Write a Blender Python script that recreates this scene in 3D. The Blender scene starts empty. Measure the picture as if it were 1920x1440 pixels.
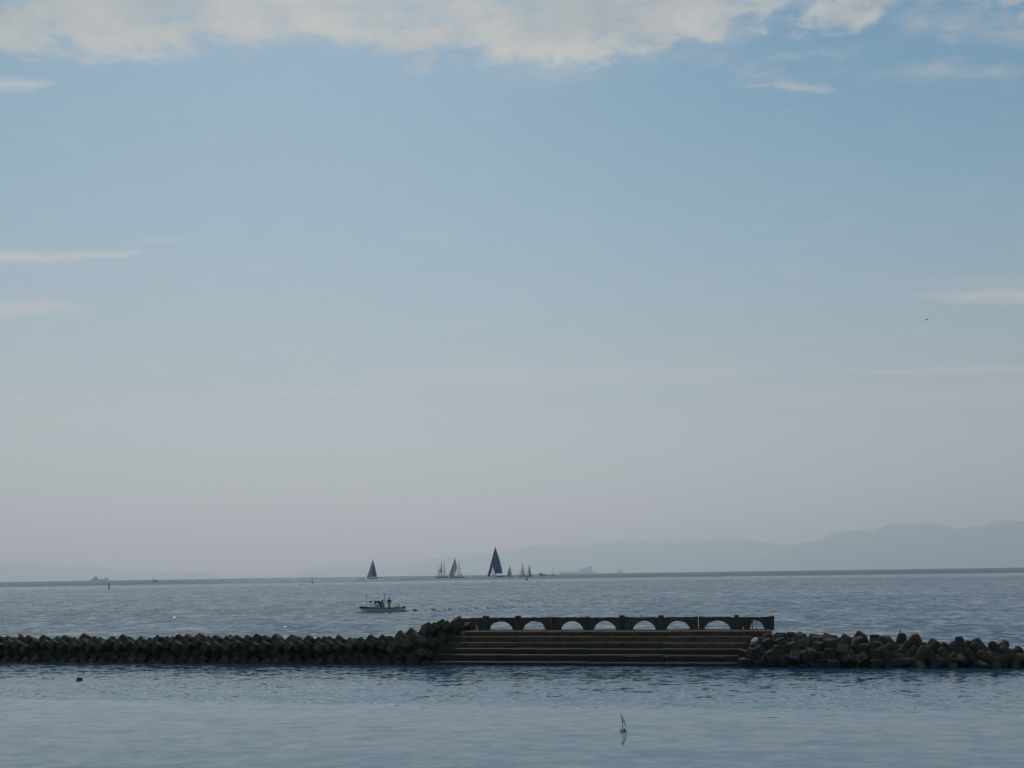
import bpy, bmesh, math, random
import numpy as np
from mathutils import Vector, Matrix, noise

random.seed(7)
S = bpy.context.scene
COL = S.collection
PI = math.pi

# ------------------------------------------------------------------ camera
F = 2059.0                      # focal length in photo pixels (1920 wide)
EYE = 5.0                       # eye height above the water
RE = 7.4e6                      # effective earth radius (with refraction)
PITCH = math.atan(355.0 / F)
ROLL = 0.01413
cp, sp = math.cos(PITCH), math.sin(PITCH)
FW = Vector((0, cp, sp)); R0 = Vector((1, 0, 0)); U0 = Vector((0, -sp, cp))
CR = R0 * math.cos(ROLL) - U0 * math.sin(ROLL)
CU = R0 * math.sin(ROLL) + U0 * math.cos(ROLL)
cam_d = bpy.data.cameras.new('camera')
cam = bpy.data.objects.new('camera', cam_d); COL.objects.link(cam)
m = Matrix.Identity(4)
for i in range(3):
    m[i][0] = CR[i]; m[i][1] = CU[i]; m[i][2] = -FW[i]
m[2][3] = EYE
cam.matrix_world = m
cam_d.sensor_width = 36.0
cam_d.lens = 36.0 * F / 1920.0
cam_d.clip_start = 0.5
cam_d.clip_end = 160000
S.camera = cam

# ------------------------------------------------------------------ render / exposure
S.render.engine = 'CYCLES'
S.view_settings.view_transform = 'Standard'
S.view_settings.look = 'None'
S.view_settings.gamma = 1
S.view_settings.use_curve_mapping = False
S.view_settings.exposure = 0.0
S.cycles.max_bounces = 6
S.cycles.diffuse_bounces = 2
S.cycles.glossy_bounces = 3
S.cycles.transmission_bounces = 2
S.cycles.volume_bounces = 3
world_samples = 512
S.cycles.use_denoising = True
try:
    S.cycles.denoiser = 'OPENIMAGEDENOISE'
except Exception:
    pass

SUN_EL = 46.0
SUN_AZ = -12.0                  # degrees clockwise from the view direction (+Y)
SUN_STRENGTH = 1.35
SKY_STRENGTH = 0.07
HAZE = 0.65e-4

# ------------------------------------------------------------------ node helpers
class NT:
    def __init__(s, tree):
        s.t = tree; s.n = tree.nodes; s.l = tree.links
        s.n.clear()
    def new(s, typ, **kw):
        nd = s.n.new(typ)
        for k, v in kw.items():
            setattr(nd, k, v)
        return nd
    def put(s, sock, v):
        if hasattr(v, 'is_output') or isinstance(v, bpy.types.NodeSocket):
            s.l.new(v, sock)
        else:
            sock.default_value = v
    def math(s, op, a, b=None, c=None, clamp=False):
        nd = s.new('ShaderNodeMath', operation=op); nd.use_clamp = clamp
        s.put(nd.inputs[0], a)
        if b is not None: s.put(nd.inputs[1], b)
        if c is not None: s.put(nd.inputs[2], c)
        return nd.outputs[0]
    def vmath(s, op, a, b=None, scale=None):
        nd = s.new('ShaderNodeVectorMath', operation=op)
        s.put(nd.inputs[0], a)
        if b is not None: s.put(nd.inputs[1], b)
        if scale is not None: s.put(nd.inputs[3], scale)
        return nd.outputs[0]
    def comb(s, x, y, z):
        nd = s.new('ShaderNodeCombineXYZ')
        s.put(nd.inputs[0], x); s.put(nd.inputs[1], y); s.put(nd.inputs[2], z)
        return nd.outputs[0]
    def sep(s, v):
        nd = s.new('ShaderNodeSeparateXYZ'); s.put(nd.inputs[0], v)
        return nd.outputs
    def noise(s, vec, scale, detail=3, rough=0.5, dist=0.0):
        nd = s.new('ShaderNodeTexNoise')
        s.put(nd.inputs['Vector'], vec)
        nd.inputs['Scale'].default_value = scale
        nd.inputs['Detail'].default_value = detail
        nd.inputs['Roughness'].default_value = rough
        nd.inputs['Distortion'].default_value = dist
        return nd.outputs
    def smooth(s, v, a, b, lo=0.0, hi=1.0):
        nd = s.new('ShaderNodeMapRange', interpolation_type='SMOOTHSTEP')
        s.put(nd.inputs[0], v)
        s.put(nd.inputs[1], a); s.put(nd.inputs[2], b)
        s.put(nd.inputs[3], lo); s.put(nd.inputs[4], hi)
        return nd.outputs[0]
    def mix(s, f, a, b):
        nd = s.new('ShaderNodeMix', data_type='RGBA')
        s.put(nd.inputs[0], f)
        s.put(nd.inputs[6], a if not isinstance(a, tuple) else (*a[:3], 1))
        s.put(nd.inputs[7], b if not isinstance(b, tuple) else (*b[:3], 1))
        return nd.outputs[2]
    def ramp(s, f, stops):
        nd = s.new('ShaderNodeValToRGB')
        s.put(nd.inputs[0], f)
        e = nd.color_ramp.elements
        e[0].position = stops[0][0]; e[0].color = (*stops[0][1], 1)
        e[1].position = stops[-1][0]; e[1].color = (*stops[-1][1], 1)
        for p, c in stops[1:-1]:
            x = e.new(p); x.color = (*c, 1)
        return nd.outputs[0]

# ------------------------------------------------------------------ world
world = bpy.data.worlds.new('World'); S.world = world
world.use_nodes = True
world.cycles.sampling_method = 'MANUAL'
world.cycles.sample_map_resolution = world_samples
W = NT(world.node_tree)
sky = W.new('ShaderNodeTexSky', sky_type='NISHITA')
sky.sun_disc = False
sky.sun_elevation = math.radians(SUN_EL)
sky.sun_rotation = math.radians(SUN_AZ)
sky.air_density = 1.0; sky.dust_density = 2.5; sky.ozone_density = 1.0
tc = W.new('ShaderNodeTexCoord')
D = tc.outputs['Generated']
dx, dy, dz = W.sep(D)
el = W.math('MULTIPLY', W.math('ARCSINE', dz), 180 / PI)
az = W.math('MULTIPLY', W.math('ARCTAN2', dx, dy), 180 / PI)
base = W.vmath('SCALE', sky.outputs[0], scale=SKY_STRENGTH)
# thin high veil: pale, thicker towards the horizon
veil = W.ramp(W.math('DIVIDE', W.math('MAXIMUM', el, 0.0), 90.0), [
    (0.0, (0.50, 0.595, 0.55)), (0.10, (0.325, 0.405, 0.44)), (0.20, (0.155, 0.315, 0.44)),
    (0.30, (0.025, 0.19, 0.375)), (0.55, (0.15, 0.27, 0.42)), (1.0, (0.11, 0.21, 0.36))])
skyc = W.mix(0.80, base, veil)
# cloud deck on a plane overhead: u, v are the plane's own coordinates
zz = W.math('MAXIMUM', dz, 0.02)
u = W.math('DIVIDE', dx, zz); v = W.math('DIVIDE', dy, zz)
pl = W.comb(u, v, 0.0)
warp = W.noise(pl, 3.0, 3, 0.55)[1]
plw = W.vmath('ADD', pl, W.vmath('SCALE', W.vmath('SUBTRACT', warp, (0.5, 0.5, 0.5)), scale=0.16))
n1 = W.noise(plw, 3.2, 9, 0.56)[0]
n2 = W.noise(W.vmath('ADD', plw, (11.3, 4.7, 2.0)), 8.0, 9, 0.62)[0]
n3 = W.noise(W.vmath('ADD', W.vmath('MULTIPLY', plw, (1.0, 0.6, 1.0)), (1.3, 7.7, 4.0)), 24.0, 7, 0.62)[0]
def uv_of(px, py):
    d = FW * F + CR * (px - 960) + CU * (720 - py)
    return d.x / d.z, d.y / d.z
# the ragged near edge of the deck
pts = [(-500, 95), (-200, 125), (0, 112), (120, 96), (200, 104), (340, 100), (480, 84), (690, 86), (735, 104), (900, 108), (1000, 112), (1230, 120), (1290, 88), (1480, 66), (1600, 72), (1680, 8), (1800, 22), (1920, 42), (2100, 60), (2500, 70)]
U0, U1 = -3.0, 3.0
stops = []
for (px, py) in pts:
    a_, b_ = uv_of(px, py)
    stops.append(((a_ - U0) / (U1 - U0), ((b_ - 1.5) / 1.0,) * 3))
eramp = W.ramp(W.math('DIVIDE', W.math('SUBTRACT', u, U0), U1 - U0, clamp=True), stops)
edge = W.math('ADD', W.sep(eramp)[0], 1.5)
edge = W.math('ADD', edge, W.math('MULTIPLY', W.math('SUBTRACT', W.noise(W.comb(u, 0.0, 5.0), 5.0, 5, 0.6)[0], 0.5), 0.10))
depth = W.math('SUBTRACT', edge, v)            # >0 inside the deck
bank = W.smooth(depth, -0.15, 0.11)
d1 = W.math('ADD', W.math('MULTIPLY', bank, 0.80), W.math('MULTIPLY', W.math('SUBTRACT', n1, 0.5), 1.0))
d1 = W.math('ADD', d1, W.math('MULTIPLY', W.math('SUBTRACT', n2, 0.5), 1.3))
d1 = W.math('ADD', d1, W.math('MULTIPLY', W.math('SUBTRACT', n3, 0.5), 0.7))
d1 = W.math('SUBTRACT', d1, W.smooth(v, 0.2, 1.5, 0.42, 0.0))       # breaks up overhead
d1 = W.math('SUBTRACT', d1, W.smooth(u, 0.20, 0.90, 0.0, 0.11))     # and thins out to the right
cl = W.math('MULTIPLY', W.smooth(d1, 0.30, 0.86), 0.92)
# torn wisps hanging below the deck on the right
wn = W.noise(W.vmath('ADD', W.vmath('MULTIPLY', plw, (0.8, 1.0, 1.0)), (5.0, 2.0, 8.0)), 6.0, 8, 0.62)[0]
wz = W.math('MULTIPLY', W.math('MULTIPLY', W.smooth(u, -0.1, 0.12), W.smooth(u, 1.6, 0.9, 0.0, 1.0)), W.math('MULTIPLY', W.smooth(v, 2.22, 2.08), W.smooth(v, 1.45, 1.75)))
cl = W.math('MAXIMUM', cl, W.math('MULTIPLY', W.math('MULTIPLY', W.smooth(wn, 0.44, 0.68), 0.45), wz))
lum = W.math('ADD', W.math('MULTIPLY', n2, 0.40), W.math('MULTIPLY', W.noise(W.vmath('ADD', plw, (3., 9., 1.)), 2.6, 5)[0], 0.5))
lum = W.math('ADD', lum, W.math('MULTIPLY', W.smooth(depth, 0.22, 0.02), 0.07))
ccol = W.ramp(lum, [(0.34, (0.335, 0.355, 0.375)), (0.47, (0.42, 0.425, 0.42)), (0.60, (0.52, 0.51, 0.475))])
skyc = W.mix(cl, skyc, ccol)
# low streaks of cirrus: (az, el, half length, half thickness, slope, strength)
streaks = []
def sky_dir(px, py):
    d = FW * F + CR * (px - 960) + CU * (720 - py)
    d.normalize()
    return math.degrees(math.atan2(d.x, d.y)), math.degrees(math.asin(d.z))
def streak(px0, py0, px1, py1, th, k):
    a0, e0 = sky_dir(px0, py0); a1, e1 = sky_dir(px1, py1)
    streaks.append(((a0 + a1) / 2, (e0 + e1) / 2, abs(a1 - a0) / 2, th / F * 57.3, (e1 - e0) / (a1 - a0), k))
streak(-260, 486, 285, 474, 8, 0.72)
streak(255, 458, 350, 444, 5, 0.30)
streak(-250, 579, 180, 575, 11, 0.62)
streak(-200, 160, 115, 155, 9, 0.60)
streak(1445, 158, 1575, 169, 6, 0.42)
streak(1395, 160, 1445, 158, 4, 0.25)
streak(1700, 553, 2300, 548, 12, 0.60)
streak(1660, 528, 2200, 518, 8, 0.22)
streak(1500, 696, 2150, 685, 5, 0.5)
streak(400, 740, 800, 728, 4, 0.48)
streak(-300, 752, 130, 748, 4, 0.5)
streak(740, 446, 890, 438, 6, 0.12)
streak(620, 705, 1500, 690, 16, 0.30)
streak(500, 842, 1150, 830, 8, 0.22)
streak(1300, 745, 2200, 728, 14, 0.30)
streak(-300, 790, 500, 780, 10, 0.25)
snz = W.noise(W.comb(W.math('MULTIPLY', az, 0.12), W.math('MULTIPLY', el, 0.5), 3.0), 3.0, 6, 0.6)[0]
snz2 = W.noise(W.comb(W.math('MULTIPLY', az, 0.35), W.math('MULTIPLY', el, 0.25), 7.0), 1.5, 4, 0.6)[0]
snz3 = W.noise(W.comb(W.math('MULTIPLY', az, 0.9), W.math('MULTIPLY', el, 1.6), 9.0), 1.6, 6, 0.65)[0]
eln = W.math('ADD', el, W.math('ADD', W.math('MULTIPLY', W.math('SUBTRACT', snz2, 0.5), 0.5), W.math('MULTIPLY', W.math('SUBTRACT', snz3, 0.5), 0.5)))
tot = None
for (a0, e0, L, T, sl, k) in streaks:
    da = W.math('SUBTRACT', az, a0)
    ee = W.math('SUBTRACT', W.math('SUBTRACT', eln, e0), W.math('MULTIPLY', da, sl))
    q = W.math('DIVIDE', da, L); q2 = W.math('MULTIPLY', q, q); q4 = W.math('MULTIPLY', q2, q2)
    taper = W.math('SUBTRACT', 1.0, q4, clamp=True)
    t = W.math('DIVIDE', ee, W.math('ADD', W.math('MULTIPLY', taper, T), 0.02))
    g = W.math('EXPONENT', W.math('MULTIPLY', W.math('MULTIPLY', t, t), -1.0))
    g = W.math('MULTIPLY', W.math('MULTIPLY', g, W.math('POWER', taper, 0.6)), k)
    tot = g if tot is None else W.math('MAXIMUM', tot, g)
tot = W.math('MULTIPLY', tot, W.smooth(snz, 0.25, 0.6, 0.55, 1.1))
# faint streaky cirrus everywhere low in the sky
far = W.math('MULTIPLY', W.smooth(snz, 0.50, 0.80), W.math('MULTIPLY', W.smooth(el, 1.0, 6.0), W.smooth(el, 13.0, 26.0, 0.22, 0.06)))
tot = W.math('MAXIMUM', tot, far)
skyc = W.mix(tot, skyc, (0.54, 0.52, 0.505))
bg = W.new('ShaderNodeBackground'); W.put(bg.inputs[0], skyc); bg.inputs[1].default_value = 1.0
wo = W.new('ShaderNodeOutputWorld'); W.l.new(bg.outputs[0], wo.inputs[0])

# ------------------------------------------------------------------ sun (veiled by the cloud deck)
sl = bpy.data.lights.new('sun', 'SUN'); so = bpy.data.objects.new('sun', sl); COL.objects.link(so)
sl.energy = SUN_STRENGTH; sl.angle = math.radians(10); sl.color = (1.0, 0.965, 0.90)
sd = Vector((math.sin(math.radians(SUN_AZ)) * math.cos(math.radians(SUN_EL)),
             math.cos(math.radians(SUN_AZ)) * math.cos(math.radians(SUN_EL)), math.sin(math.radians(SUN_EL))))
so.rotation_euler = sd.to_track_quat('Z', 'Y').to_euler()

# ------------------------------------------------------------------ picture-to-place helpers
def ray(px, py):
    return FW * F + CR * (px - 960) + CU * (720 - py)
def sea_z(x, y):
    return -(x * x + y * y) / (2 * RE)
def sea(px, py):
    """point of the (curved) sea seen at a pixel of the photograph"""
    d = ray(px, py); d.normalize()
    a = (d.x ** 2 + d.y ** 2) / (2 * RE); b = d.z; c = EYE
    disc = max(b * b - 4 * a * c, 0.0)
    t = 2 * c / (-b + math.sqrt(disc))
    return Vector((d.x * t, d.y * t, EYE + d.z * t))
def at_dist(px, py, dist):
    d = ray(px, py); k = dist / math.hypot(d.x, d.y)
    return Vector((d.x * k, d.y * k, EYE + d.z * k))

# local frame of the breakwater: u along it (to the right), v away from the shore
_a, _b = sea(810, 1246.5), sea(1390, 1250.0)
UD = Vector((_b.x - _a.x, _b.y - _a.y, 0)).normalized()
VD = Vector((-UD.y, UD.x, 0))
ORG = Vector((_a.x, _a.y, 0)) - UD * (_a.x / UD.x)
def bw(u, v, z):
    p = ORG + UD * u + VD * v
    return Vector((p.x, p.y, z))
def on_plane(px, py, v):
    """(u, z) where a pixel's ray meets the upright plane v = const of the breakwater"""
    d = ray(px, py); n = VD
    t = (v - ((Vector((0, 0, 0)) - ORG).dot(n))) / d.dot(n)
    p = Vector((0, 0, EYE)) + d * t
    return (p - ORG).dot(UD), p.z
BW_ROT = math.atan2(UD.y, UD.x)

# ------------------------------------------------------------------ materials
def mat(name):
    mt = bpy.data.materials.new(name); mt.use_nodes = True
    return mt, NT(mt.node_tree)
def finish(N, sh, vol=None):
    o = N.new('ShaderNodeOutputMaterial')
    if sh is not None: N.l.new(sh, o.inputs[0])
    if vol is not None: N.l.new(vol, o.inputs[1])
def plain(name, col, rough=0.6, var=0.25, scale=6.0, metal=0.0, translucent=0.0):
    mt, N = mat(name)
    tcn = N.new('ShaderNodeTexCoord')
    n = N.noise(tcn.outputs['Object'], scale, 4, 0.6)[0]
    k = N.smooth(n, 0.3, 0.7, 1.0 - var, 1.0 + var * 0.5)
    rgb = N.new('ShaderNodeRGB'); rgb.outputs[0].default_value = (*col, 1)
    c = N.vmath('SCALE', rgb.outputs[0], scale=k)
    p = N.new('ShaderNodeBsdfPrincipled')
    N.put(p.inputs['Base Color'], c)
    p.inputs['Roughness'].default_value = rough
    p.inputs['Metallic'].default_value = metal
    out = p.outputs[0]
    if translucent > 0:
        tr = N.new('ShaderNodeBsdfTranslucent'); N.put(tr.inputs[0], c)
        ms = N.new('ShaderNodeMixShader'); ms.inputs[0].default_value = translucent
        N.l.new(p.outputs[0], ms.inputs[1]); N.l.new(tr.outputs[0], ms.inputs[2])
        out = ms.outputs[0]
    finish(N, out)
    return mt

def make_sea_mat():
    mt, N = mat('sea_water')
    geo = N.new('ShaderNodeNewGeometry')
    P = geo.outputs['Position']
    x, y, z = N.sep(P)
    r = N.vmath('LENGTH', P)
    rr = N.new('ShaderNodeVectorMath', operation='LENGTH'); N.put(rr.inputs[0], P); r = rr.outputs[1]
    # breakwater coordinate: >0 on the open side
    rel = N.vmath('SUBTRACT', P, (ORG.x, ORG.y, 0))
    dt = N.new('ShaderNodeVectorMath', operation='DOT_PRODUCT'); N.put(dt.inputs[0], rel); dt.inputs[1].default_value = VD
    vv = dt.outputs[1]
    big = N.noise(N.comb(N.math('MULTIPLY', x, 0.02), N.math('MULTIPLY', y, 0.05), 0), 1.0, 4, 0.55)[0]
    bigc = N.math('SUBTRACT', big, 0.5)
    open_ = N.smooth(vv, 3.0, 9.0)                                     # open water beyond the breakwater
    rip_ = N.smooth(N.math('ADD', vv, N.math('MULTIPLY', bigc, 5.0)), -19.6, -17.6)   # wind reaches in to here
    # far water: slicks and catspaws as long bands
    fx = N.comb(N.math('MULTIPLY', x, 0.0015), N.math('MULTIPLY', N.math('LOGARITHM', N.math('MAXIMUM', r, 1.0), 2.718), 5.0), 2.0)
    band = N.noise(fx, 1.0, 4, 0.5)[0]
    slick = N.math('MULTIPLY', N.smooth(r, 560, 690), N.smooth(r, 1000, 860))
    rough_far = N.math('SUBTRACT', N.smooth(band, 0.3, 0.7, 0.82, 1.18), N.math('MULTIPLY', slick, 0.38))
    far_chop = N.math('ADD', rough_far, N.math('MULTIPLY', N.smooth(r, 880, 1100), 1.0))
    clap = N.math('MULTIPLY', N.smooth(vv, -6.5, -1.0), N.smooth(vv, 3.0, 1.0))      # waves thrown back by the blocks
    # wave layers: slopes from vector noise
    def layer(wx, wy, seed, detail=2, rough=0.5):
        c = N.comb(N.math('DIVIDE', x, wx), N.math('DIVIDE', y, wy), seed)
        col = N.noise(c, 1.0, detail, rough, 0.4)[1]
        return N.vmath('SUBTRACT', col, (0.5, 0.5, 0.5))
    l1 = layer(0.30, 0.16, 1.0)
    l2 = layer(0.95, 0.55, 5.0, 2)
    l3 = layer(1.7, 1.6, 9.0, 3)
    l4 = layer(4.2, 5.5, 14.0, 3)
    l5 = layer(45.0, 26.0, 21.0, 3)
    a1 = N.math('ADD', N.math('ADD', 0.04, N.math('MULTIPLY', rip_, 0.26)), N.math('MULTIPLY', open_, 0.05))
    a2 = N.math('ADD', N.math('ADD', 0.13, N.math('MULTIPLY', rip_, 0.10)), N.math('MULTIPLY', open_, 0.20))
    a3 = N.math('ADD', N.math('ADD', 0.05, N.math('MULTIPLY', rip_, 0.03)), N.math('MULTIPLY', open_, 0.30))
    sl_ = N.vmath('SCALE', l1, scale=a1)
    sl_ = N.vmath('ADD', sl_, N.vmath('SCALE', l2, scale=a2))
    sl_ = N.vmath('ADD', sl_, N.vmath('SCALE', l3, scale=a3))
    sl_ = N.vmath('ADD', sl_, N.vmath('SCALE', l4, scale=N.math('MULTIPLY', open_, 0.20)))
    sl_ = N.vmath('ADD', sl_, N.vmath('SCALE', l5, scale=N.math('MULTIPLY', open_, 0.07)))
    sl_ = N.vmath('SCALE', sl_, scale=N.math('ADD', N.math('ADD', rough_far, N.math('MULTIPLY', clap, 0.7)), N.math('MULTIPLY', bigc, 0.5)))
    sx, sy, sz = N.sep(sl_)
    # wind waves run towards the shore: steeper front faces, here and there nearly breaking
    skew = N.math('ADD', N.math('ADD', 0.014, N.math('MULTIPLY', rip_, 0.036)), N.math('ADD', N.math('MULTIPLY', N.math('MULTIPLY', open_, far_chop), 0.085), N.math('MULTIPLY', clap, 0.07)))
    f4 = N.sep(l4)[0]; f2 = N.sep(l2)[0]
    steep = N.math('ADD', N.math('MULTIPLY', open_, N.math('MULTIPLY', N.smooth(f4, 0.10, 0.26), 0.12)),
                   N.math('MULTIPLY', rip_, N.math('MULTIPLY', N.smooth(f2, 0.12, 0.28), 0.035)))
    sy = N.math('SUBTRACT', sy, N.math('ADD', skew, steep))
    nrm = N.vmath('NORMALIZE', N.comb(sx, sy, 1.0))
    p = N.new('ShaderNodeBsdfPrincipled')
    # turbid over the shallows, clearer seaward; darkened near the blocks to deepen their reflection
    shoal_shade = N.smooth(N.math('ADD', vv, N.math('MULTIPLY', bigc, 6.0)), -15.0, -1.5)
    N.put(p.inputs['Base Color'], N.mix(shoal_shade, (0.084, 0.164, 0.208), (0.022, 0.054, 0.088)))
    p.inputs['Roughness'].default_value = 0.06
    p.inputs['IOR'].default_value = 1.333
    N.put(p.inputs['Normal'], nrm)
    finish(N, p.outputs[0])
    return mt
M_SEA = make_sea_mat()
def make_wake_mat():
    mt, N = mat('wake_water')
    p = N.new('ShaderNodeBsdfPrincipled')
    p.inputs['Base Color'].default_value = (0.020, 0.045, 0.065, 1)  # the wavelets' dark reflection is put into this dark, dull colour
    p.inputs['Roughness'].default_value = 0.45
    p.inputs['Specular IOR Level'].default_value = 0.15
    finish(N, p.outputs[0])
    return mt
M_WAKE = make_wake_mat()

# ------------------------------------------------------------------ object helpers
def put_props(o, label=None, cat=None, group=None, kind=None):
    if label: o['label'] = label
    if cat: o['category'] = cat
    if group: o['group'] = group
    if kind: o['kind'] = kind
    return o
def link(name, mesh, parent=None, **kw):
    o = bpy.data.objects.new(name, mesh); COL.objects.link(o)
    if parent is not None: o.parent = parent
    return put_props(o, **kw)
def empty(name, loc=(0, 0, 0), rz=0.0, **kw):
    o = bpy.data.objects.new(name, None); COL.objects.link(o)
    o.location = loc; o.rotation_euler = (0, 0, rz); o.empty_display_size = 0.2
    return put_props(o, **kw)
def mesh_from(name, verts, faces, material, smooth=False):
    me = bpy.data.meshes.new(name)
    me.from_pydata([tuple(v) for v in verts], [], faces)
    me.materials.append(material)
    if smooth:
        for p in me.polygons: p.use_smooth = True
    me.update()
    return me

# ------------------------------------------------------------------ sea
def build_sea():
    rad = [0.0] + list(np.geomspace(2.0, 66000.0, 180))
    ang = np.concatenate([np.linspace(-40, 40, 97), np.linspace(40, 320, 60)[1:-1]])
    n = len(ang); verts = [(0, 0, 0)]
    for r in rad[1:]:
        for a in ang:
            t = math.radians(a)
            verts.append((r * math.sin(t), r * math.cos(t), -r * r / (2 * RE)))
    faces = [(0, 1 + (j + 1) % n, 1 + j) for j in range(n)]
    for i in range(len(rad) - 2):
        b0 = 1 + i * n; b1 = b0 + n
        for j in range(n):
            k = (j + 1) % n
            faces.append((b0 + j, b0 + k, b1 + k, b1 + j))
    link('sea', mesh_from('sea', verts, faces, M_SEA, True), kind='structure')
build_sea()

# ------------------------------------------------------------------ hills across the bay
def build_hills():
    mt, N = mat('wooded_hillside')
    geo = N.new('ShaderNodeNewGeometry')
    n = N.noise(geo.outputs['Position'], 0.0018, 6, 0.6)[0]
    c = N.ramp(n, [(0.3, (0.035, 0.05, 0.03)), (0.7, (0.07, 0.085, 0.05))])
    p = N.new('ShaderNodeBsdfPrincipled'); N.put(p.inputs['Base Color'], c); p.inputs['Roughness'].default_value = 0.9
    finish(N, p.outputs[0])
    def ridge(name, prof, dist, depth, seed):
        xs = [q[0] for q in prof]
        nx = int((xs[-1] - xs[0]) / 2.5)
        rows = 15
        verts = []
        for j in range(nx + 1):
            px = xs[0] + (xs[-1] - xs[0]) * j / nx
            py = np.interp(px, xs, [q[1] for q in prof])
            py += (noise.noise(Vector((px * 0.045, seed, 0))) * 2.2 + noise.noise(Vector((px * 0.13, seed, 4))) * 1.5 + noise.noise(Vector((px * 0.37, seed, 8))) * 0.7) * min(1.0, max(0.15, (1085 - py) / 40))
            top = at_dist(px, py, dist)
            for i in range(rows):
                t = i / (rows - 1)
                # -1 .. 1 across the ridge, crest at 0
                w = t * 2 - 1
                d = dist + w * depth
                k = d / dist
                x, y = top.x * k, top.y * k
                zb = sea_z(x, y) - 12
                h = (top.z - zb)
                f = (1 - abs(w)) ** 0.85
                f *= 1 - 0.30 * abs(noise.noise(Vector((px * 0.03, t * 6, seed + 9)))) * (1 if w != 0 else 0)
                verts.append((x, y, zb + h * f))
        faces = []
        for j in range(nx):
            for i in range(rows - 1):
                a = j * rows + i
                faces.append((a, a + rows, a + rows + 1, a + 1))
        link(name, mesh_from(name, verts, faces, mt, True), kind='structure')
    ridge('hills', [(-420, 1066), (-300, 1050), (-120, 1058), (0, 1056), (30, 1055), (65, 1053), (95, 1059), (125, 1064), (150, 1061), (178, 1060), (205, 1065),
                    (235, 1070), (262, 1073), (310, 1070), (340, 1074), (380, 1071), (410, 1075), (450, 1078)], 47000, 4600, 3.0)
    ridge('hills', [(330, 1080), (440, 1076), (480, 1076), (520, 1073.5), (550, 1074.5), (575, 1067), (595, 1062), (630, 1062), (655, 1058.5), (690, 1057.5), (720, 1060),
                    (740, 1059), (760, 1056), (790, 1055), (810, 1046), (835, 1043), (855, 1044), (870, 1040), (920, 1038), (960, 1033), (985, 1026), (1015, 1022),
                    (1045, 1021), (1080, 1022.5), (1120, 1019), (1145, 1018), (1160, 1012.5), (1178, 1010.5), (1200, 1014), (1225, 1014), (1240, 1013), (1275, 1016), (1310, 1012),
                    (1360, 1011), (1400, 1012), (1440, 1017.5), (1470, 1021), (1500, 1022), (1530, 1024), (1600, 1032), (1700, 1040), (1800, 1052)], 47000, 5000, 7.0)
    ridge('hills', [(1380, 1064), (1440, 1040), (1480, 1024), (1500, 1019), (1520, 1015.5), (1530, 1015.5), (1555, 1002), (1575, 996), (1615, 994), (1635, 995.5), (1655, 989),
                    (1672, 982.5), (1710, 982), (1745, 980.5), (1770, 986), (1800, 992.5), (1822, 987.5), (1836, 988.5), (1860, 978), (1880, 975), (1910, 977.5), (1960, 984),
                    (2060, 996), (2250, 1030), (2400, 1050)], 41000, 4200, 13.0)
build_hills()

# ------------------------------------------------------------------ sea haze: the air over the whole bay
def build_haze():
    mt, N = mat('sea_haze')
    vol = N.new('ShaderNodeVolumePrincipled')
    vol.inputs['Color'].default_value = (0.74, 0.985, 1.0, 1)
    vol.inputs['Absorption Color'].default_value = (1, 1, 1, 1)
    vol.inputs['Density'].default_value = HAZE
    vol.inputs['Anisotropy'].default_value = 0.5
    finish(N, None, vol.outputs[0])
    x0, x1, y0, y1, z0, z1 = -72000, 72000, -72000, 72000, -420, 2050
    vs = [(x, y, z) for x in (x0, x1) for y in (y0, y1) for z in (z0, z1)]
    fs = [(0, 1, 3, 2), (4, 6, 7, 5), (0, 4, 5, 1), (2, 3, 7, 6), (0, 2, 6, 4), (1, 5, 7, 3)]
    link('haze', mesh_from('haze', vs, fs, mt), kind='stuff')
build_haze()

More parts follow.
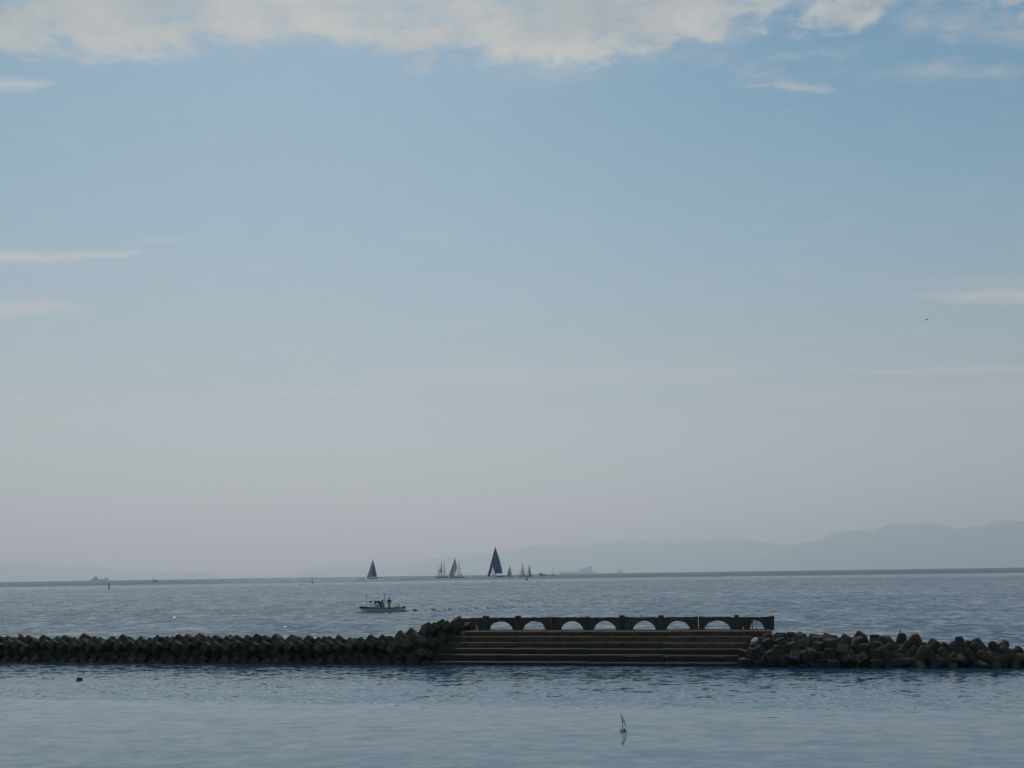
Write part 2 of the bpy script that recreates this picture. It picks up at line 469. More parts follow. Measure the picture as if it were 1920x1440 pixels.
# ------------------------------------------------------------------ concrete
def make_concrete(name, lo, hi, wet_top, algae=(0.020, 0.018, 0.013)):
    mt, N = mat(name)
    geo = N.new('ShaderNodeNewGeometry')
    tcn = N.new('ShaderNodeTexCoord'); oi = N.new('ShaderNodeObjectInfo')
    P = geo.outputs['Position']
    off = N.vmath('SCALE', N.comb(oi.outputs['Random'], oi.outputs['Random'], 0.3), scale=40.0)
    oc = N.vmath('ADD', tcn.outputs['Object'], off)
    n = N.noise(oc, 2.6, 6, 0.62)[0]
    fine = N.noise(oc, 24.0, 4, 0.6)[0]
    f = N.math('ADD', N.math('MULTIPLY', n, 0.75), N.math('MULTIPLY', fine, 0.35))
    c = N.ramp(f, [(0.32, lo), (0.72, hi)])
    c = N.vmath('SCALE', c, scale=N.smooth(oi.outputs['Random'], 0.0, 1.0, 0.78, 1.18))
    # weather streaks running down upright faces
    st = N.noise(N.vmath('MULTIPLY', P, (5.0, 5.0, 0.7)), 1.0, 4, 0.6)[0]
    c = N.mix(N.math('MULTIPLY', N.smooth(st, 0.52, 0.72), 0.45), c, (0.03, 0.025, 0.019))
    # rusty patches
    ru = N.noise(oc, 1.1, 3, 0.5)[0]
    c = N.mix(N.math('MULTIPLY', N.smooth(ru, 0.60, 0.74), 0.35), c, (0.095, 0.055, 0.033))
    # tide zone: weed and barnacles up to a ragged line
    x, y, z = N.sep(P)
    tz = N.math('ADD', z, N.math('MULTIPLY', N.math('SUBTRACT', N.noise(P, 1.3, 4, 0.6)[0], 0.5), 0.5))
    wet = N.smooth(tz, wet_top - 0.12, wet_top + 0.16, 1.0, 0.0)
    al = N.mix(N.smooth(fine, 0.35, 0.7), algae, (0.038, 0.033, 0.024))
    c = N.mix(N.math('MULTIPLY', wet, 0.88), c, al)
    vor = N.new('ShaderNodeTexVoronoi'); N.put(vor.inputs['Vector'], oc); vor.inputs['Scale'].default_value = 11.0
    barn = N.math('MULTIPLY', N.smooth(vor.outputs['Distance'], 0.10, 0.06), N.smooth(N.noise(oc, 3.1, 2)[0], 0.56, 0.62))
    c = N.mix(N.math('MULTIPLY', barn, N.math('MULTIPLY', wet, 0.75)), c, (0.42, 0.40, 0.34))
    p = N.new('ShaderNodeBsdfPrincipled')
    N.put(p.inputs['Base Color'], c)
    N.put(p.inputs['Roughness'], N.math('SUBTRACT', 0.92, N.math('MULTIPLY', wet, 0.3)))
    p.inputs['Specular IOR Level'].default_value = 0.25
    bp = N.new('ShaderNodeBump'); bp.inputs['Strength'].default_value = 0.6; bp.inputs['Distance'].default_value = 0.03
    N.put(bp.inputs['Height'], f); N.l.new(bp.outputs[0], p.inputs['Normal'])
    finish(N, p.outputs[0])
    return mt
M_BLOCK = make_concrete('weathered_block_concrete', (0.021, 0.017, 0.012), (0.092, 0.074, 0.051), 0.38)
M_STEP = make_concrete('weathered_step_concrete', (0.048, 0.034, 0.022), (0.125, 0.088, 0.057), 0.85)
M_ARCH = make_concrete('weathered_wall_concrete', (0.045, 0.038, 0.030), (0.105, 0.088, 0.068), -1.0)
M_RUST = plain('rusty_steel', (0.10, 0.045, 0.028), 0.85, 0.4, 20)
M_STUBRUST = plain('rust_stained_concrete', (0.075, 0.042, 0.030), 0.9, 0.4, 9)
M_FOAM_WHITE = plain('white_foam_plastic', (0.72, 0.71, 0.66), 0.7, 0.18, 9)
M_BLACK = plain('black_rubber', (0.010, 0.010, 0.012), 0.45, 0.2, 8)
M_YELLOW = plain('yellow_plastic', (0.55, 0.42, 0.05), 0.5, 0.2, 8)

# ------------------------------------------------------------------ armour blocks
def hexaleg_mesh(name, L, a0, a1, seed):
    """six square legs on three crossing axes, edges chamfered"""
    V = []; Fc = []
    rnd = random.Random(seed)
    axes = [Vector((1, 0, 0)), Vector((0, 1, 0)), Vector((0, 0, 1))]
    for k in range(3):
        for sgn in (1, -1):
            e = axes[k] * sgn; p = axes[(k + 1) % 3]; q = axes[(k + 2) % 3]
            if sgn < 0: p, q = q, p
            LL = L * rnd.uniform(0.96, 1.04); c = 0.035
            rings = []
            for (d, a) in ((0.0, a0), (LL - c * 1.4, a1), (LL, a1 - c * 1.5)):
                ch = a * 0.14
                pts = [(a, a - ch), (a - ch, a), (-a + ch, a), (-a, a - ch), (-a, -a + ch), (-a + ch, -a), (a - ch, -a), (a, -a + ch)]
                ring = []
                for (s_, t_) in pts:
                    w = e * d + p * (s_ + rnd.uniform(-.008, .008)) + q * (t_ + rnd.uniform(-.008, .008))
                    ring.append(len(V)); V.append(w)
                rings.append(ring)
            for r0, r1 in zip(rings[:-1], rings[1:]):
                for j in range(8):
                    Fc.append((r0[j], r0[(j + 1) % 8], r1[(j + 1) % 8], r1[j]))
            Fc.append(tuple(rings[-1]))
    return mesh_from(name, V, Fc, M_BLOCK)
def tetrapod_mesh(name, L, r0, r1, seed):
    V = []; Fc = []; rnd = random.Random(seed); n = 12
    dirs = [Vector((0, 0, 1))] + [Vector((math.sin(math.radians(109.47)) * math.cos(t), math.sin(math.radians(109.47)) * math.sin(t), -1 / 3))
                                  for t in (0, 2 * PI / 3, 4 * PI / 3)]
    for e in dirs:
        p = e.orthogonal().normalized(); q = e.cross(p)
        rings = []
        for (d, r) in ((0.0, r0), (L * 0.35, r0 * 0.93), (L * 0.84, r1 * 1.02), (L * 0.94, r1 * 0.88), (L, r1 * 0.55)):
            ring = []
            for j in range(n):
                t = 2 * PI * j / n; rr = r * rnd.uniform(0.97, 1.03)
                ring.append(len(V)); V.append(e * d + p * (rr * math.cos(t)) + q * (rr * math.sin(t)))
            rings.append(ring)
        for a, b in zip(rings[:-1], rings[1:]):
            for j in range(n):
                Fc.append((a[j], a[(j + 1) % n], b[(j + 1) % n], b[j]))
        Fc.append(tuple(rings[-1]))
    return mesh_from(name, V, Fc, M_BLOCK, True)
HEX = [hexaleg_mesh('concrete_block', 0.80, 0.30, 0.255, i) for i in range(4)]
TET = [tetrapod_mesh('tetrapod', 0.98, 0.345, 0.225, i) for i in range(3)]

def frame_rot(e1, e2):
    e1 = Vector(e1).normalized(); e2 = Vector(e2); e2 = (e2 - e1 * e2.dot(e1)).normalized(); e3 = e1.cross(e2)
    mm = Matrix.Identity(3)
    for i in range(3):
        mm[i][0], mm[i][1], mm[i][2] = e1[i], e2[i], e3[i]
    return Matrix.Rotation(BW_ROT, 3, 'Z') @ mm          # given in breakwater axes
ROT_ROW = frame_rot((-0.20, -0.90, 0.38), (0.55, 0.22, 0.80))
def block(me, name, loc, rot3, scale, label, group, cat='concrete block'):
    o = link(name, me, label=label, cat=cat, group=group)
    o.matrix_world = Matrix.Translation(loc) @ rot3.to_4x4() @ Matrix.Diagonal((scale, scale, scale, 1))
    return o
def jitter(deg, rnd):
    r = math.radians(deg)
    return (Matrix.Rotation(rnd.uniform(-r, r), 3, 'X') @ Matrix.Rotation(rnd.uniform(-r, r), 3, 'Y') @ Matrix.Rotation(rnd.uniform(-r, r), 3, 'Z'))

def left_rows():
    rnd = random.Random(21)
    u0 = on_plane(-90, 1215, 1.2)[0]; u1 = on_plane(778, 1215, 1.2)[0]
    rows = [
        # v, z, offset, pitch, until, label, group
        (2.30, 0.66, 0.45, 1.02, 0.4, 'square-legged concrete block in the rear crest row left of the steps', 'rear crest row of concrete blocks'),
        (1.25, 0.70, 0.00, 0.66, 0.0, 'square-legged concrete block in the leaning front row left of the steps', 'front row of concrete blocks'),
        (0.55, -0.36, 0.30, 0.68, 0.6, 'half-sunk concrete block at the waterline left of the steps', 'waterline row of concrete blocks'),
    ]
    for (v, z, off, pitch, ext, lab, grp) in rows:
        u = u0 + off
        while u < u1 + ext:
            p = bw(u + rnd.uniform(-.07, .07), v + rnd.uniform(-.1, .1), z + rnd.uniform(-.11, .09))
            block(rnd.choice(HEX), 'concrete_block', p, jitter(9, rnd) @ ROT_ROW, rnd.uniform(0.95, 1.09), lab, grp)
            u += pitch
left_rows()

def place(me, name, px, py, v, rot, scale, label, group, cat='concrete block'):
    uu, z = on_plane(px, py, v)
    return block(me, name, bw(uu, v, z), rot, scale, label, group, cat)
def left_heap():
    G = 'concrete blocks heaped against the left end of the steps'
    rnd = random.Random(5)
    R = ROT_ROW
    A = frame_rot((0.10, -0.80, 0.60), (-0.75, -0.40, -0.50))
    B = frame_rot((0.25, -0.66, 0.70), (-0.62, -0.60, -0.40))
    items = [
        (838, 1188, 2.7, A, 1.10, 'topmost concrete block of the heap touching the left end of the arched wall'),
        (811, 1194, 2.2, B, 1.14, 'second highest concrete block of the heap left of the steps, its leg pointing up'),
        (788, 1203, 1.9, R, 1.05, 'tilted concrete block where the front row climbs to the heap beside the steps'),
        (792, 1220, 1.1, B, 1.10, 'concrete block halfway down the heap left of the steps, shadowed underneath'),
        (819, 1212, 1.7, R, 1.05, 'concrete block wedged against the upper step ends under the topmost block'),
        (766, 1222, 0.8, A, 1.05, 'concrete block with a pale chipped edge low in the heap left of the steps'),
        (744, 1224, 0.9, R, 1.05, 'leaning concrete block at the foot of the heap where the regular row ends'),
        (762, 1203, 2.0, R, 1.0, 'upper concrete block where the regular row meets the heap beside the steps'),
        (788, 1239, 0.5, B, 1.0, 'lowest concrete block of the heap at the waterline beside the bottom step'),
        (868, 1184, 6.6, frame_rot((0.80, -0.45, 0.35), (0.2, 0.8, 0.55)), 1.20, 'big concrete block showing through the broken leftmost arch of the wall'),
    ]
    for (px, py, v, rot, sc, lab) in items:
        place(rnd.choice(HEX), 'concrete_block', px, py, v, jitter(5, rnd) @ rot, sc, lab, G)
left_heap()

def right_pile():
    rnd = random.Random(11)
    def rr():
        return Matrix.Rotation(rnd.uniform(0, 2 * PI), 3, 'Z') @ Matrix.Rotation(rnd.uniform(0, PI), 3, 'X') @ Matrix.Rotation(rnd.uniform(0, 2 * PI), 3, 'Z')
    GH = 'square-legged blocks jumbled right of the steps'
    GT = 'tetrapods at the right end of the breakwater'
    named = {
        (1602, 1197): 'flat-topped concrete block standing highest in the jumbled pile right of the steps',
        (1520, 1201): 'left one of two broad blocks side by side on the crest of the jumbled pile',
        (1543, 1201): 'right one of two broad blocks side by side on the crest of the jumbled pile',
        (1448, 1214): 'large tilted concrete block beside the white float, black in shadow underneath',
        (1492, 1228): 'upright square concrete block standing at the waterline right of the steps',
        (1411, 1241): 'low weed-covered block at the waterline against the right end of the bottom step',
        (1436, 1201): 'concrete block directly under the end post of the arched wall',
        (1803, 1222): 'tetrapod standing upright with one leg up and two spread at the waterline',
        (1762, 1207): 'tetrapod with a thick leg leaning right, just left of the gap in the crest',
        (1786, 1207): 'tetrapod leaning up to the right, just right of the gap in the crest',
        (1876, 1206): 'tetrapod with the highest leg near the right end of the breakwater',
        (1829, 1209): 'tetrapod with a slim upright leg between two leaning ones on the crest',
        (1689, 1198): 'tetrapod on the crest with a dark bird standing on its upright leg',
    }
    hexes = [(1436, 1201, 2.6), (1462, 1200, 2.6), (1484, 1203, 2.5), (1500, 1202, 2.5), (1520, 1201, 2.2), (1543, 1201, 2.2), (1564, 1207, 2.4), (1582, 1208, 2.4),
             (1602, 1197, 2.3), (1622, 1204, 2.3), (1642, 1204, 2.2), (1660, 1206, 2.2),
             (1430, 1214, 1.7), (1448, 1214, 1.3), (1474, 1214, 1.5), (1494, 1211, 1.5), (1512, 1214, 1.4), (1532, 1216, 1.4), (1556, 1212, 1.4), (1578, 1215, 1.4), (1598, 1210, 1.4),
             (1618, 1213, 1.3), (1645, 1216, 1.3),
             (1410, 1231, 0.8), (1411, 1241, 0.3), (1432, 1234, 0.5), (1462, 1236, 0.5), (1492, 1228, 0.5), (1490, 1243, 0.2), (1515, 1240, 0.4), (1532, 1229, 0.7), (1558, 1226, 0.7),
             (1558, 1243, 0.2), (1580, 1233, 0.6), (1602, 1244, 0.3), (1622, 1232, 0.6), (1642, 1243, 0.2)]
    for (px, py, v) in hexes:
        lab = named.get((px, py))
        if lab is None:
            lab = ('square concrete block on the crest of the jumbled pile right of the steps' if v > 2 else
                   'square concrete block halfway up the jumbled pile right of the steps' if v > 1 else
                   'square concrete block low at the waterline in the jumbled pile right of the steps')
            grp = GH + (', on the crest' if v > 2 else ', halfway up' if v > 1 else ', at the waterline')
        else:
            grp = GH
        place(rnd.choice(HEX), 'concrete_block', px, py + (14 if v > 2 else 10 if v > 1 else 3), v, rr(), rnd.uniform(0.95, 1.10), lab, grp)
    up = lambda tilt, az: Matrix.Rotation(BW_ROT, 3, 'Z') @ Matrix.Rotation(math.radians(tilt), 3, 'Y') @ Matrix.Rotation(math.radians(az), 3, 'Z')
    tets = [(1689, 1206, 2.2, up(8, 20)), (1711, 1206, 2.3, None), (1725, 1207, 2.2, up(-12, 70)), (1680, 1213, 1.3, None), (1702, 1215, 1.3, None), (1668, 1218, 1.2, None),
            (1756, 1219, 2.0, up(33, 40)), (1738, 1222, 1.2, None), (1778, 1219, 2.0, up(27, 10)), (1806, 1216, 2.4, None), (1830, 1217, 2.3, up(3, 50)), (1846, 1214, 2.2, up(-24, 15)),
            (1868, 1212, 2.2, up(40, 60)), (1866, 1222, 1.2, None), (1897, 1221, 2.2, None), (1918, 1226, 2.0, None), (1940, 1228, 2.0, None),
            (1803, 1228, 0.9, up(-4, 30)), (1848, 1228, 0.9, None), (1830, 1240, 0.4, None), (1780, 1241, 0.3, None), (1755, 1240, 0.3, None), (1722, 1242, 0.3, None), (1700, 1237, 0.6, None),
            (1670, 1241, 0.3, None), (1692, 1226, 0.9, None), (1742, 1231, 0.8, None), (1880, 1232, 0.8, None), (1904, 1237, 0.5, None), (1866, 1242, 0.3, None), (1652, 1230, 0.7, None), (1932, 1240, 0.4, None), (1962, 1226, 1.9, None), (1958, 1240, 0.6, None), (1990, 1228, 1.7, None), (1984, 1242, 0.5, None), (2016, 1230, 1.4, None)]
    alias = {(1756, 1219): (1762, 1207), (1778, 1219): (1786, 1207), (1868, 1212): (1876, 1206), (1830, 1217): (1829, 1209), (1689, 1206): (1689, 1198), (1803, 1228): (1803, 1222)}
    for (px, py, v, rot) in tets:
        lab = named.get(alias.get((px, py)))
        if lab is None:
            lab = ('four-legged tetrapod along the crest at the right end of the breakwater' if v > 1.9 else
                   'four-legged tetrapod halfway up the right end of the breakwater' if v > 1.0 else
                   'four-legged tetrapod half sunk at the waterline of the right end of the breakwater')
            grp = GT + (', on the crest' if v > 1.9 else ', halfway up' if v > 1.0 else ', at the waterline')
        else:
            grp = GT
        place(rnd.choice(TET), 'tetrapod', px, py + (rnd.uniform(-3, 5) if rot is None else 0) + (16 if v > 1.9 else 8 if v > 1 else 1), v, rot or up(rnd.choice((-1, 1)) * rnd.uniform(18, 62), rnd.uniform(0, 120)), rnd.uniform(0.86, 1.0), lab, grp, 'tetrapod')
right_pile()

def rubble_core():  # core added under the blocks so the gaps between them stay dark
    """the rock mound the blocks lie on"""
    def mound(u0, u1, vs, zs, seed):
        nu = int((u1 - u0) / 0.35); verts = []; faces = []
        for i in range(nu + 1):
            uu = u0 + (u1 - u0) * i / nu
            for v, z in zip(vs, zs):
                q = noise.noise(Vector((uu * 1.9, v * 1.9, seed))) * 0.16
                p = bw(uu, v + noise.noise(Vector((uu * 1.3, v * 2, seed + 5))) * 0.12, z + q)
                verts.append(p)
        n = len(vs)
        for i in range(nu):
            for j in range(n - 1):
                a = i * n + j
                faces.append((a, a + n, a + n + 1, a + 1))
        link('rubble_mound', mesh_from('rubble_mound', verts, faces, M_BLOCK), kind='structure')
    uL = on_plane(-120, 1215, 1.2)[0]; uS = on_plane(845, 1215, 1.2)[0]; uR = on_plane(1375, 1215, 1.2)[0]; uE = on_plane(2030, 1215, 1.2)[0]
    mound(uL, uS, (0.3, 0.8, 1.3, 1.9, 2.6, 3.2, 3.9, 4.6), (-0.5, -0.15, 0.35, 0.6, 0.75, 0.6, 0.1, -0.5), 1.0)
    mound(uR, uE, (0.1, 0.6, 1.1, 1.7, 2.4, 3.0, 3.6, 4.3), (-0.5, -0.1, 0.35, 0.55, 0.65, 0.45, 0.0, -0.5), 7.0)
rubble_core()

# ------------------------------------------------------------------ the steps
STEP_V = [0.0, 0.6, 1.2, 1.85, 2.5, 3.15]
STEP_PY = [1242.0, 1228.0, 1216.6, 1205.3, 1194.0, 1184.3]
STEP_L = [806, 812, 825, 831, 841, 872]
STEP_R = [1390, 1386, 1392, 1400, 1408, 1446]
STEP_J = [[955, 1100, 1246], [960, 1104, 1246], [963, 1101, 1241], [965, 1102, 1243], [973, 1110, 1251], [1126, 1259]]
STEP_Z = [on_plane(1100, py, v)[1] for py, v in zip(STEP_PY, STEP_V)]
V_WALL = STEP_V[5] + 2.0
TERR_Z = STEP_Z[5]
def slab(name, u0, u1, v0, v1, zb, zt, parent, material, seed, wear=0.05, tilt=0.0):
    """one cast slab: worn front nosing, slightly uneven"""
    n = max(3, int((u1 - u0) / 0.18))
    V = []; Fc = []
    for i in range(n + 1):
        uu = u0 + (u1 - u0) * i / n
        q = 0.5 + 0.5 * noise.noise(Vector((uu * 1.6, seed, 1.0)))
        q2 = 0.5 + 0.5 * noise.noise(Vector((uu * 6.0, seed, 5.0)))
        c = wear * (0.25 + 1.1 * q * q + 0.5 * q2 * q)
        if i in (0, n): c += wear * 0.3
        dz = tilt * (uu - u0)
        vv = v0 + 0.015 * noise.noise(Vector((uu * 2, seed, 9)))
        prof = [(vv, zb), (vv, zt - c + dz), (vv + c * 1.1, zt + dz), (v1, zt + dz), (v1, zb)]
        for (a, b) in prof:
            V.append(bw(uu, a, b))
    for i in range(n):
        for j in range(4):
            a = i * 5 + j
            Fc.append((a, a + 5, a + 6, a + 1))
    Fc.append((0, 1, 2, 3, 4)); b = n * 5; Fc.append((b + 4, b + 3, b + 2, b + 1, b))
    return link(name, mesh_from(name, V, Fc, material), parent)
def build_steps():
    st = empty('concrete_steps', (0, 0, 0), label='broad weathered concrete steps rising from the water to the arched wall', cat='steps')
    for k in range(6):
        v0 = STEP_V[k]; v1 = (STEP_V[k + 1] + 0.12) if k < 5 else V_WALL + 0.7
        zt = STEP_Z[k]; zb = -0.7 if k == 0 else STEP_Z[k - 1] - 0.15
        xs = [STEP_L[k]] + STEP_J[k] + [STEP_R[k]]
        for i in range(len(xs) - 1):
            a = on_plane(xs[i], STEP_PY[k], v0)[0] + (0.012 if i else 0)
            b = on_plane(xs[i + 1], STEP_PY[k], v0)[0] - 0.012
            dz = 0.012 * math.sin(k * 3.1 + i * 2.3)
            slab('step_slab', a, b, v0 + 0.012 * math.sin(i * 5 + k), v1, zb, zt + dz, st, M_STEP, k * 7.3 + i * 3.1, 0.075 if k < 3 else 0.045)
    # broken ramp of the terrace on the left
    a = on_plane(852, 1184, 4.1)[0]; b = on_plane(884, 1184, 4.1)[0]
    slab('broken_slab', a, b, 4.15, V_WALL + 0.5, TERR_Z - 0.5, TERR_Z - 0.10, st, M_STEP, 91.0, 0.2, 0.06)
    # solid fill below, seen only from behind
    a = on_plane(868, 1190, 5.0)[0]; b = on_plane(1438, 1190, 5.0)[0]
    slab('foundation', a, b, 2.5, V_WALL + 0.55, -0.8, TERR_Z - 0.3, st, M_STEP, 77.0, 0.1)
build_steps()

# ------------------------------------------------------------------ the arched wall on the top step
def prism(name, outline_px, v0, v1, parent, material, zfix=None):
    pts = []
    for (px, py) in outline_px:
        uu, z = on_plane(px, py, v0)
        if zfix is not None and py >= 1179.0: z = TERR_Z - 0.03
        pts.append((uu, z))
    bm = bmesh.new()
    f = [bm.verts.new(bw(a, v0, b)) for a, b in pts]; g = [bm.verts.new(bw(a, v1, b)) for a, b in pts]
    bm.faces.new(f); bm.faces.new(list(reversed(g)))
    n = len(pts)
    for i in range(n):
        bm.faces.new((f[i], g[i], g[(i + 1) % n], f[(i + 1) % n]))
    bmesh.ops.recalc_face_normals(bm, faces=bm.faces)
    bmesh.ops.triangulate(bm, faces=[x for x in bm.faces if len(x.verts) > 4])
    me = bpy.data.meshes.new(name); bm.to_mesh(me); bm.free(); me.materials.append(material)
    return link(name, me, parent)
def build_wall():
    w = empty('arched_wall', label='low weathered concrete wall of round arches along the top step', cat='wall')
    rnd = random.Random(3)
    def top_edge(x0, x1, y0, y1, rough=0.75):
        n = max(4, int((x1 - x0) / 4)); out = []
        for i in range(n + 1):
            t = i / n
            out.append((x0 + (x1 - x0) * t, y0 + (y1 - y0) * t + (rnd.uniform(-rough, rough) if 0 < i < n else 0)))
        return out
    def arch(a0, a1, apex, chips=(), base=1180.0, full=True):
        n = 18; out = []
        for i in range(n + 1):
            t = PI * i / n
            x = (a0 + a1) / 2 + (a1 - a0) / 2 * math.cos(t)
            hw = (a1 - a0) / 2; hh_ = base - apex; R_ = (hw * hw + hh_ * hh_) / (2 * hh_)
            y = base - max(0.0, math.sqrt(max(0.0, R_ * R_ - (x - (a0 + a1) / 2) ** 2)) - (R_ - hh_))
            for (c0, c1, amt) in chips:
                if c0 < x < c1: y -= amt * (0.6 + 0.4 * rnd.random())
            if 0 < i < n: y -= 0.45 * rnd.random() ** 3; x += rnd.uniform(-.25, .25)
            out.append((x, y))
        return out                                     # right to left
    def panel(x0, x1, a0, a1, apex, yt0, yt1, chips=(), lab=None, rough=0.75):
        o = top_edge(x0, x1, yt0, yt1, rough) + [(x1, 1180.0)] + arch(a0, a1, apex, chips) + [(x0, 1180.0)]
        ob = prism('arch_panel', o, V_WALL, V_WALL + 0.30, w, M_ARCH, True)
        if lab: ob['label'] = lab
    G = 0.15
    # broken leftmost half arch
    o = [(856.7, 1159.2)] + top_edge(860, 905 - G, 1160, 1158.6) + [(905 - G, 1180), (897, 1180)] + [(895.5, 1177.5), (892.5, 1173), (888, 1169), (882, 1166.8), (876, 1166.2), (870, 1167.2), (862, 1169), (857, 1170)]
    ob = prism('arch_panel', o, V_WALL, V_WALL + 0.30, w, M_ARCH, True); ob['label'] = 'broken leftmost arch, its left foot gone'
    panel(914 + G, 966 - G, 916.5, 962, 1165.2, 1158.4, 1157.8, [(917, 926, 2.2)], 'arch chipped along its left haunch')
    panel(974 + G, 1031 - G, 979, 1023, 1165.0, 1157.9, 1157.6, [(1009, 1020, 1.8)], 'arch chipped at its right haunch')
    panel(1042.8 + G, 1098 - G, 1050, 1094, 1164.8, 1157.4, 1157.6)
    panel(1103.5 + G, 1161.4 - G, 1112, 1155.5, 1164.6, 1158.3, 1157.4)
    panel(1177 + G, 1234.8 - G, 1185.6, 1229.6, 1164.2, 1157.4, 1157.4)
    panel(1243.2 + G, 1300 - G, 1249, 1294, 1164.0, 1157.5, 1157.0)
    panel(1317.5 + G, 1377 - G, 1320.5, 1370.5, 1163.8, 1156.8, 1157.2, [(1320, 1332, 2.0)], 'arch chipped at its left foot')
    # broken last bay
    o = [(1384.6, 1157.2)] + top_edge(1386, 1437 - G, 1157.4, 1156.6, 0.4) + [(1437 - G, 1180), (1432.8, 1180), (1432, 1176.5), (1430, 1171.5), (1426, 1167), (1421, 1164.4), (1416, 1162.8), (1411.5, 1163.8),
         (1410, 1167), (1407.6, 1170), (1407, 1176), (1405.6, 1180.0), (1399.5, 1180.0), (1399, 1174), (1396.8, 1171.5), (1393.5, 1176), (1390.5, 1180), (1384.6, 1180.0)]
    ob = prism('arch_panel', o, V_WALL, V_WALL + 0.30, w, M_ARCH, True); ob['label'] = 'broken last arch with bare rusty steel hanging from it'
    def post(x0, x1, yt, proud, lab=None, yb=1180.0, back=0.36):
        o = [(x0, yt), (x1, yt), (x1, yb), (x0, yb)]
        ob = prism('post', o, V_WALL - proud, V_WALL + back, w, M_ARCH, True)
        if lab: ob['label'] = lab
    for (x0, x1, yt, pr, lab) in [
        (905, 914, 1155.0, 0.07, None), (966, 974, 1154.8, 0.07, None), (1031, 1035.3, 1157.3, 0.04, 'narrow post left of an open joint'), (1037, 1042.8, 1157.0, 0.05, 'narrow post right of an open joint'),
        (1098, 1103.5, 1156.6, 0.06, None), (1161.4, 1169.2, 1153.9, 0.07, None), (1170.9, 1177, 1156.4, 0.05, 'short post right of an open joint'), (1234.8, 1243.2, 1153.8, 0.07, None),
        (1300, 1308.0, 1156.2, 0.05, None), (1310.2, 1317.5, 1156.2, 0.05, None), (1377, 1384.6, 1153.0, 0.07, None), (1437, 1441.5, 1156.4, 0.04, None)]:
        post(x0, x1, yt, pr, lab)
    post(1441.8, 1451.8, 1155.4, 0.05, 'thick end post reaching down past the top step', 1188.0, 0.55)
    # stub and bare steel of the broken bay
    prism('stub', [(1394.5, 1172.5), (1397.5, 1163.2), (1402.5, 1161), (1403.5, 1173.0), (1403.2, 1180), (1394.6, 1180)], V_WALL - 0.15, V_WALL - 0.02, w, M_STUBRUST, True)
    def rod(pts, r, name='reinforcing_bar', parent=w):
        P3 = []
        for (px, py, dv) in pts:
            uu, z = on_plane(px, py, V_WALL + dv); P3.append(bw(uu, V_WALL + dv, z))
        tube(name, P3, r, M_RUST, parent)
    rod([(1406, 1164, .05), (1404.5, 1172, .02), (1405, 1180.5, .0)], 0.035)
    rod([(1411.5, 1162, .1), (1410.2, 1171, .05), (1410.8, 1180.5, .0)], 0.03)
    rod([(1417.4, 1162.5, .15), (1416.0, 1168, .05), (1415.0, 1172.5, .0)], 0.016)
    rod([(1420.2, 1163.5, .15), (1419.2, 1168, .1), (1417.8, 1171.5, .05)], 0.016)
    rod([(1202.4, 1158.5, .15), (1202.0, 1152.5, .15)], 0.016)
def tube(name, pts, r, material, parent=None, n=6, r2=None, **kw):
    V = []; Fc = []
    m_ = len(pts)
    for i, p in enumerate(pts):
        d = (Vector(pts[min(i + 1, m_ - 1)]) - Vector(pts[max(i - 1, 0)])).normalized()
        a = d.orthogonal().normalized(); b = d.cross(a)
        rr = r if r2 is None else r + (r2 - r) * i / (m_ - 1)
        for j in range(n):
            t = 2 * PI * j / n
            V.append(Vector(p) + a * (rr * math.cos(t)) + b * (rr * math.sin(t)))
    for i in range(m_ - 1):
        for j in range(n):
            Fc.append((i * n + j, i * n + (j + 1) % n, (i + 1) * n + (j + 1) % n, (i + 1) * n + j))
    Fc.append(tuple(reversed(range(n)))); Fc.append(tuple(range((m_ - 1) * n, m_ * n)))
    return link(name, mesh_from(name, V, Fc, material, True), parent, **kw)
build_wall()

def shape(name, rings, material, parent=None, smooth=True, caps=True, **kw):
    """loft through rings of equal length"""
    n = len(rings[0]); V = [p for r in rings for p in r]; Fc = []
    for i in range(len(rings) - 1):
        for j in range(n):
            Fc.append((i * n + j, i * n + (j + 1) % n, (i + 1) * n + (j + 1) % n, (i + 1) * n + j))
    if caps:
        Fc.append(tuple(reversed(range(n)))); Fc.append(tuple(range((len(rings) - 1) * n, len(rings) * n)))
    me = mesh_from(name, V, Fc, material, smooth)
    bm = bmesh.new(); bm.from_mesh(me); bmesh.ops.recalc_face_normals(bm, faces=bm.faces); bm.to_mesh(me); bm.free()
    return link(name, me, parent, **kw)
def lathe(name, prof, material, parent=None, n=14, axis='Z', loc=(0, 0, 0), **kw):
    rings = []
    for (r, h) in prof:
        ring = []
        for j in range(n):
            t = 2 * PI * j / n
            p = (r * math.cos(t), r * math.sin(t), h)
            if axis == 'X': p = (h, p[0], p[1])
            ring.append(Vector(p) + Vector(loc))
        rings.append(ring)
    return shape(name, rings, material, parent, **kw)
def box(name, x0, x1, y0, y1, z0, z1, material, parent=None, bev=0.03, taper=0.0, **kw):
    b = min(bev, (x1 - x0) * .3, (y1 - y0) * .3, (z1 - z0) * .3)
    def ring(z, ins):
        c = b
        X0, X1, Y0, Y1 = x0 + ins, x1 - ins, y0 + ins, y1 - ins
        return [(X0 + c, Y0, z), (X1 - c, Y0, z), (X1, Y0 + c, z), (X1, Y1 - c, z), (X1 - c, Y1, z), (X0 + c, Y1, z), (X0, Y1 - c, z), (X0, Y0 + c, z)]
    return shape(name, [ring(z0, b * .6), ring(z0 + b, 0), ring(z1 - b, taper), ring(z1, taper + b * .8)], material, parent, smooth=False, **kw)

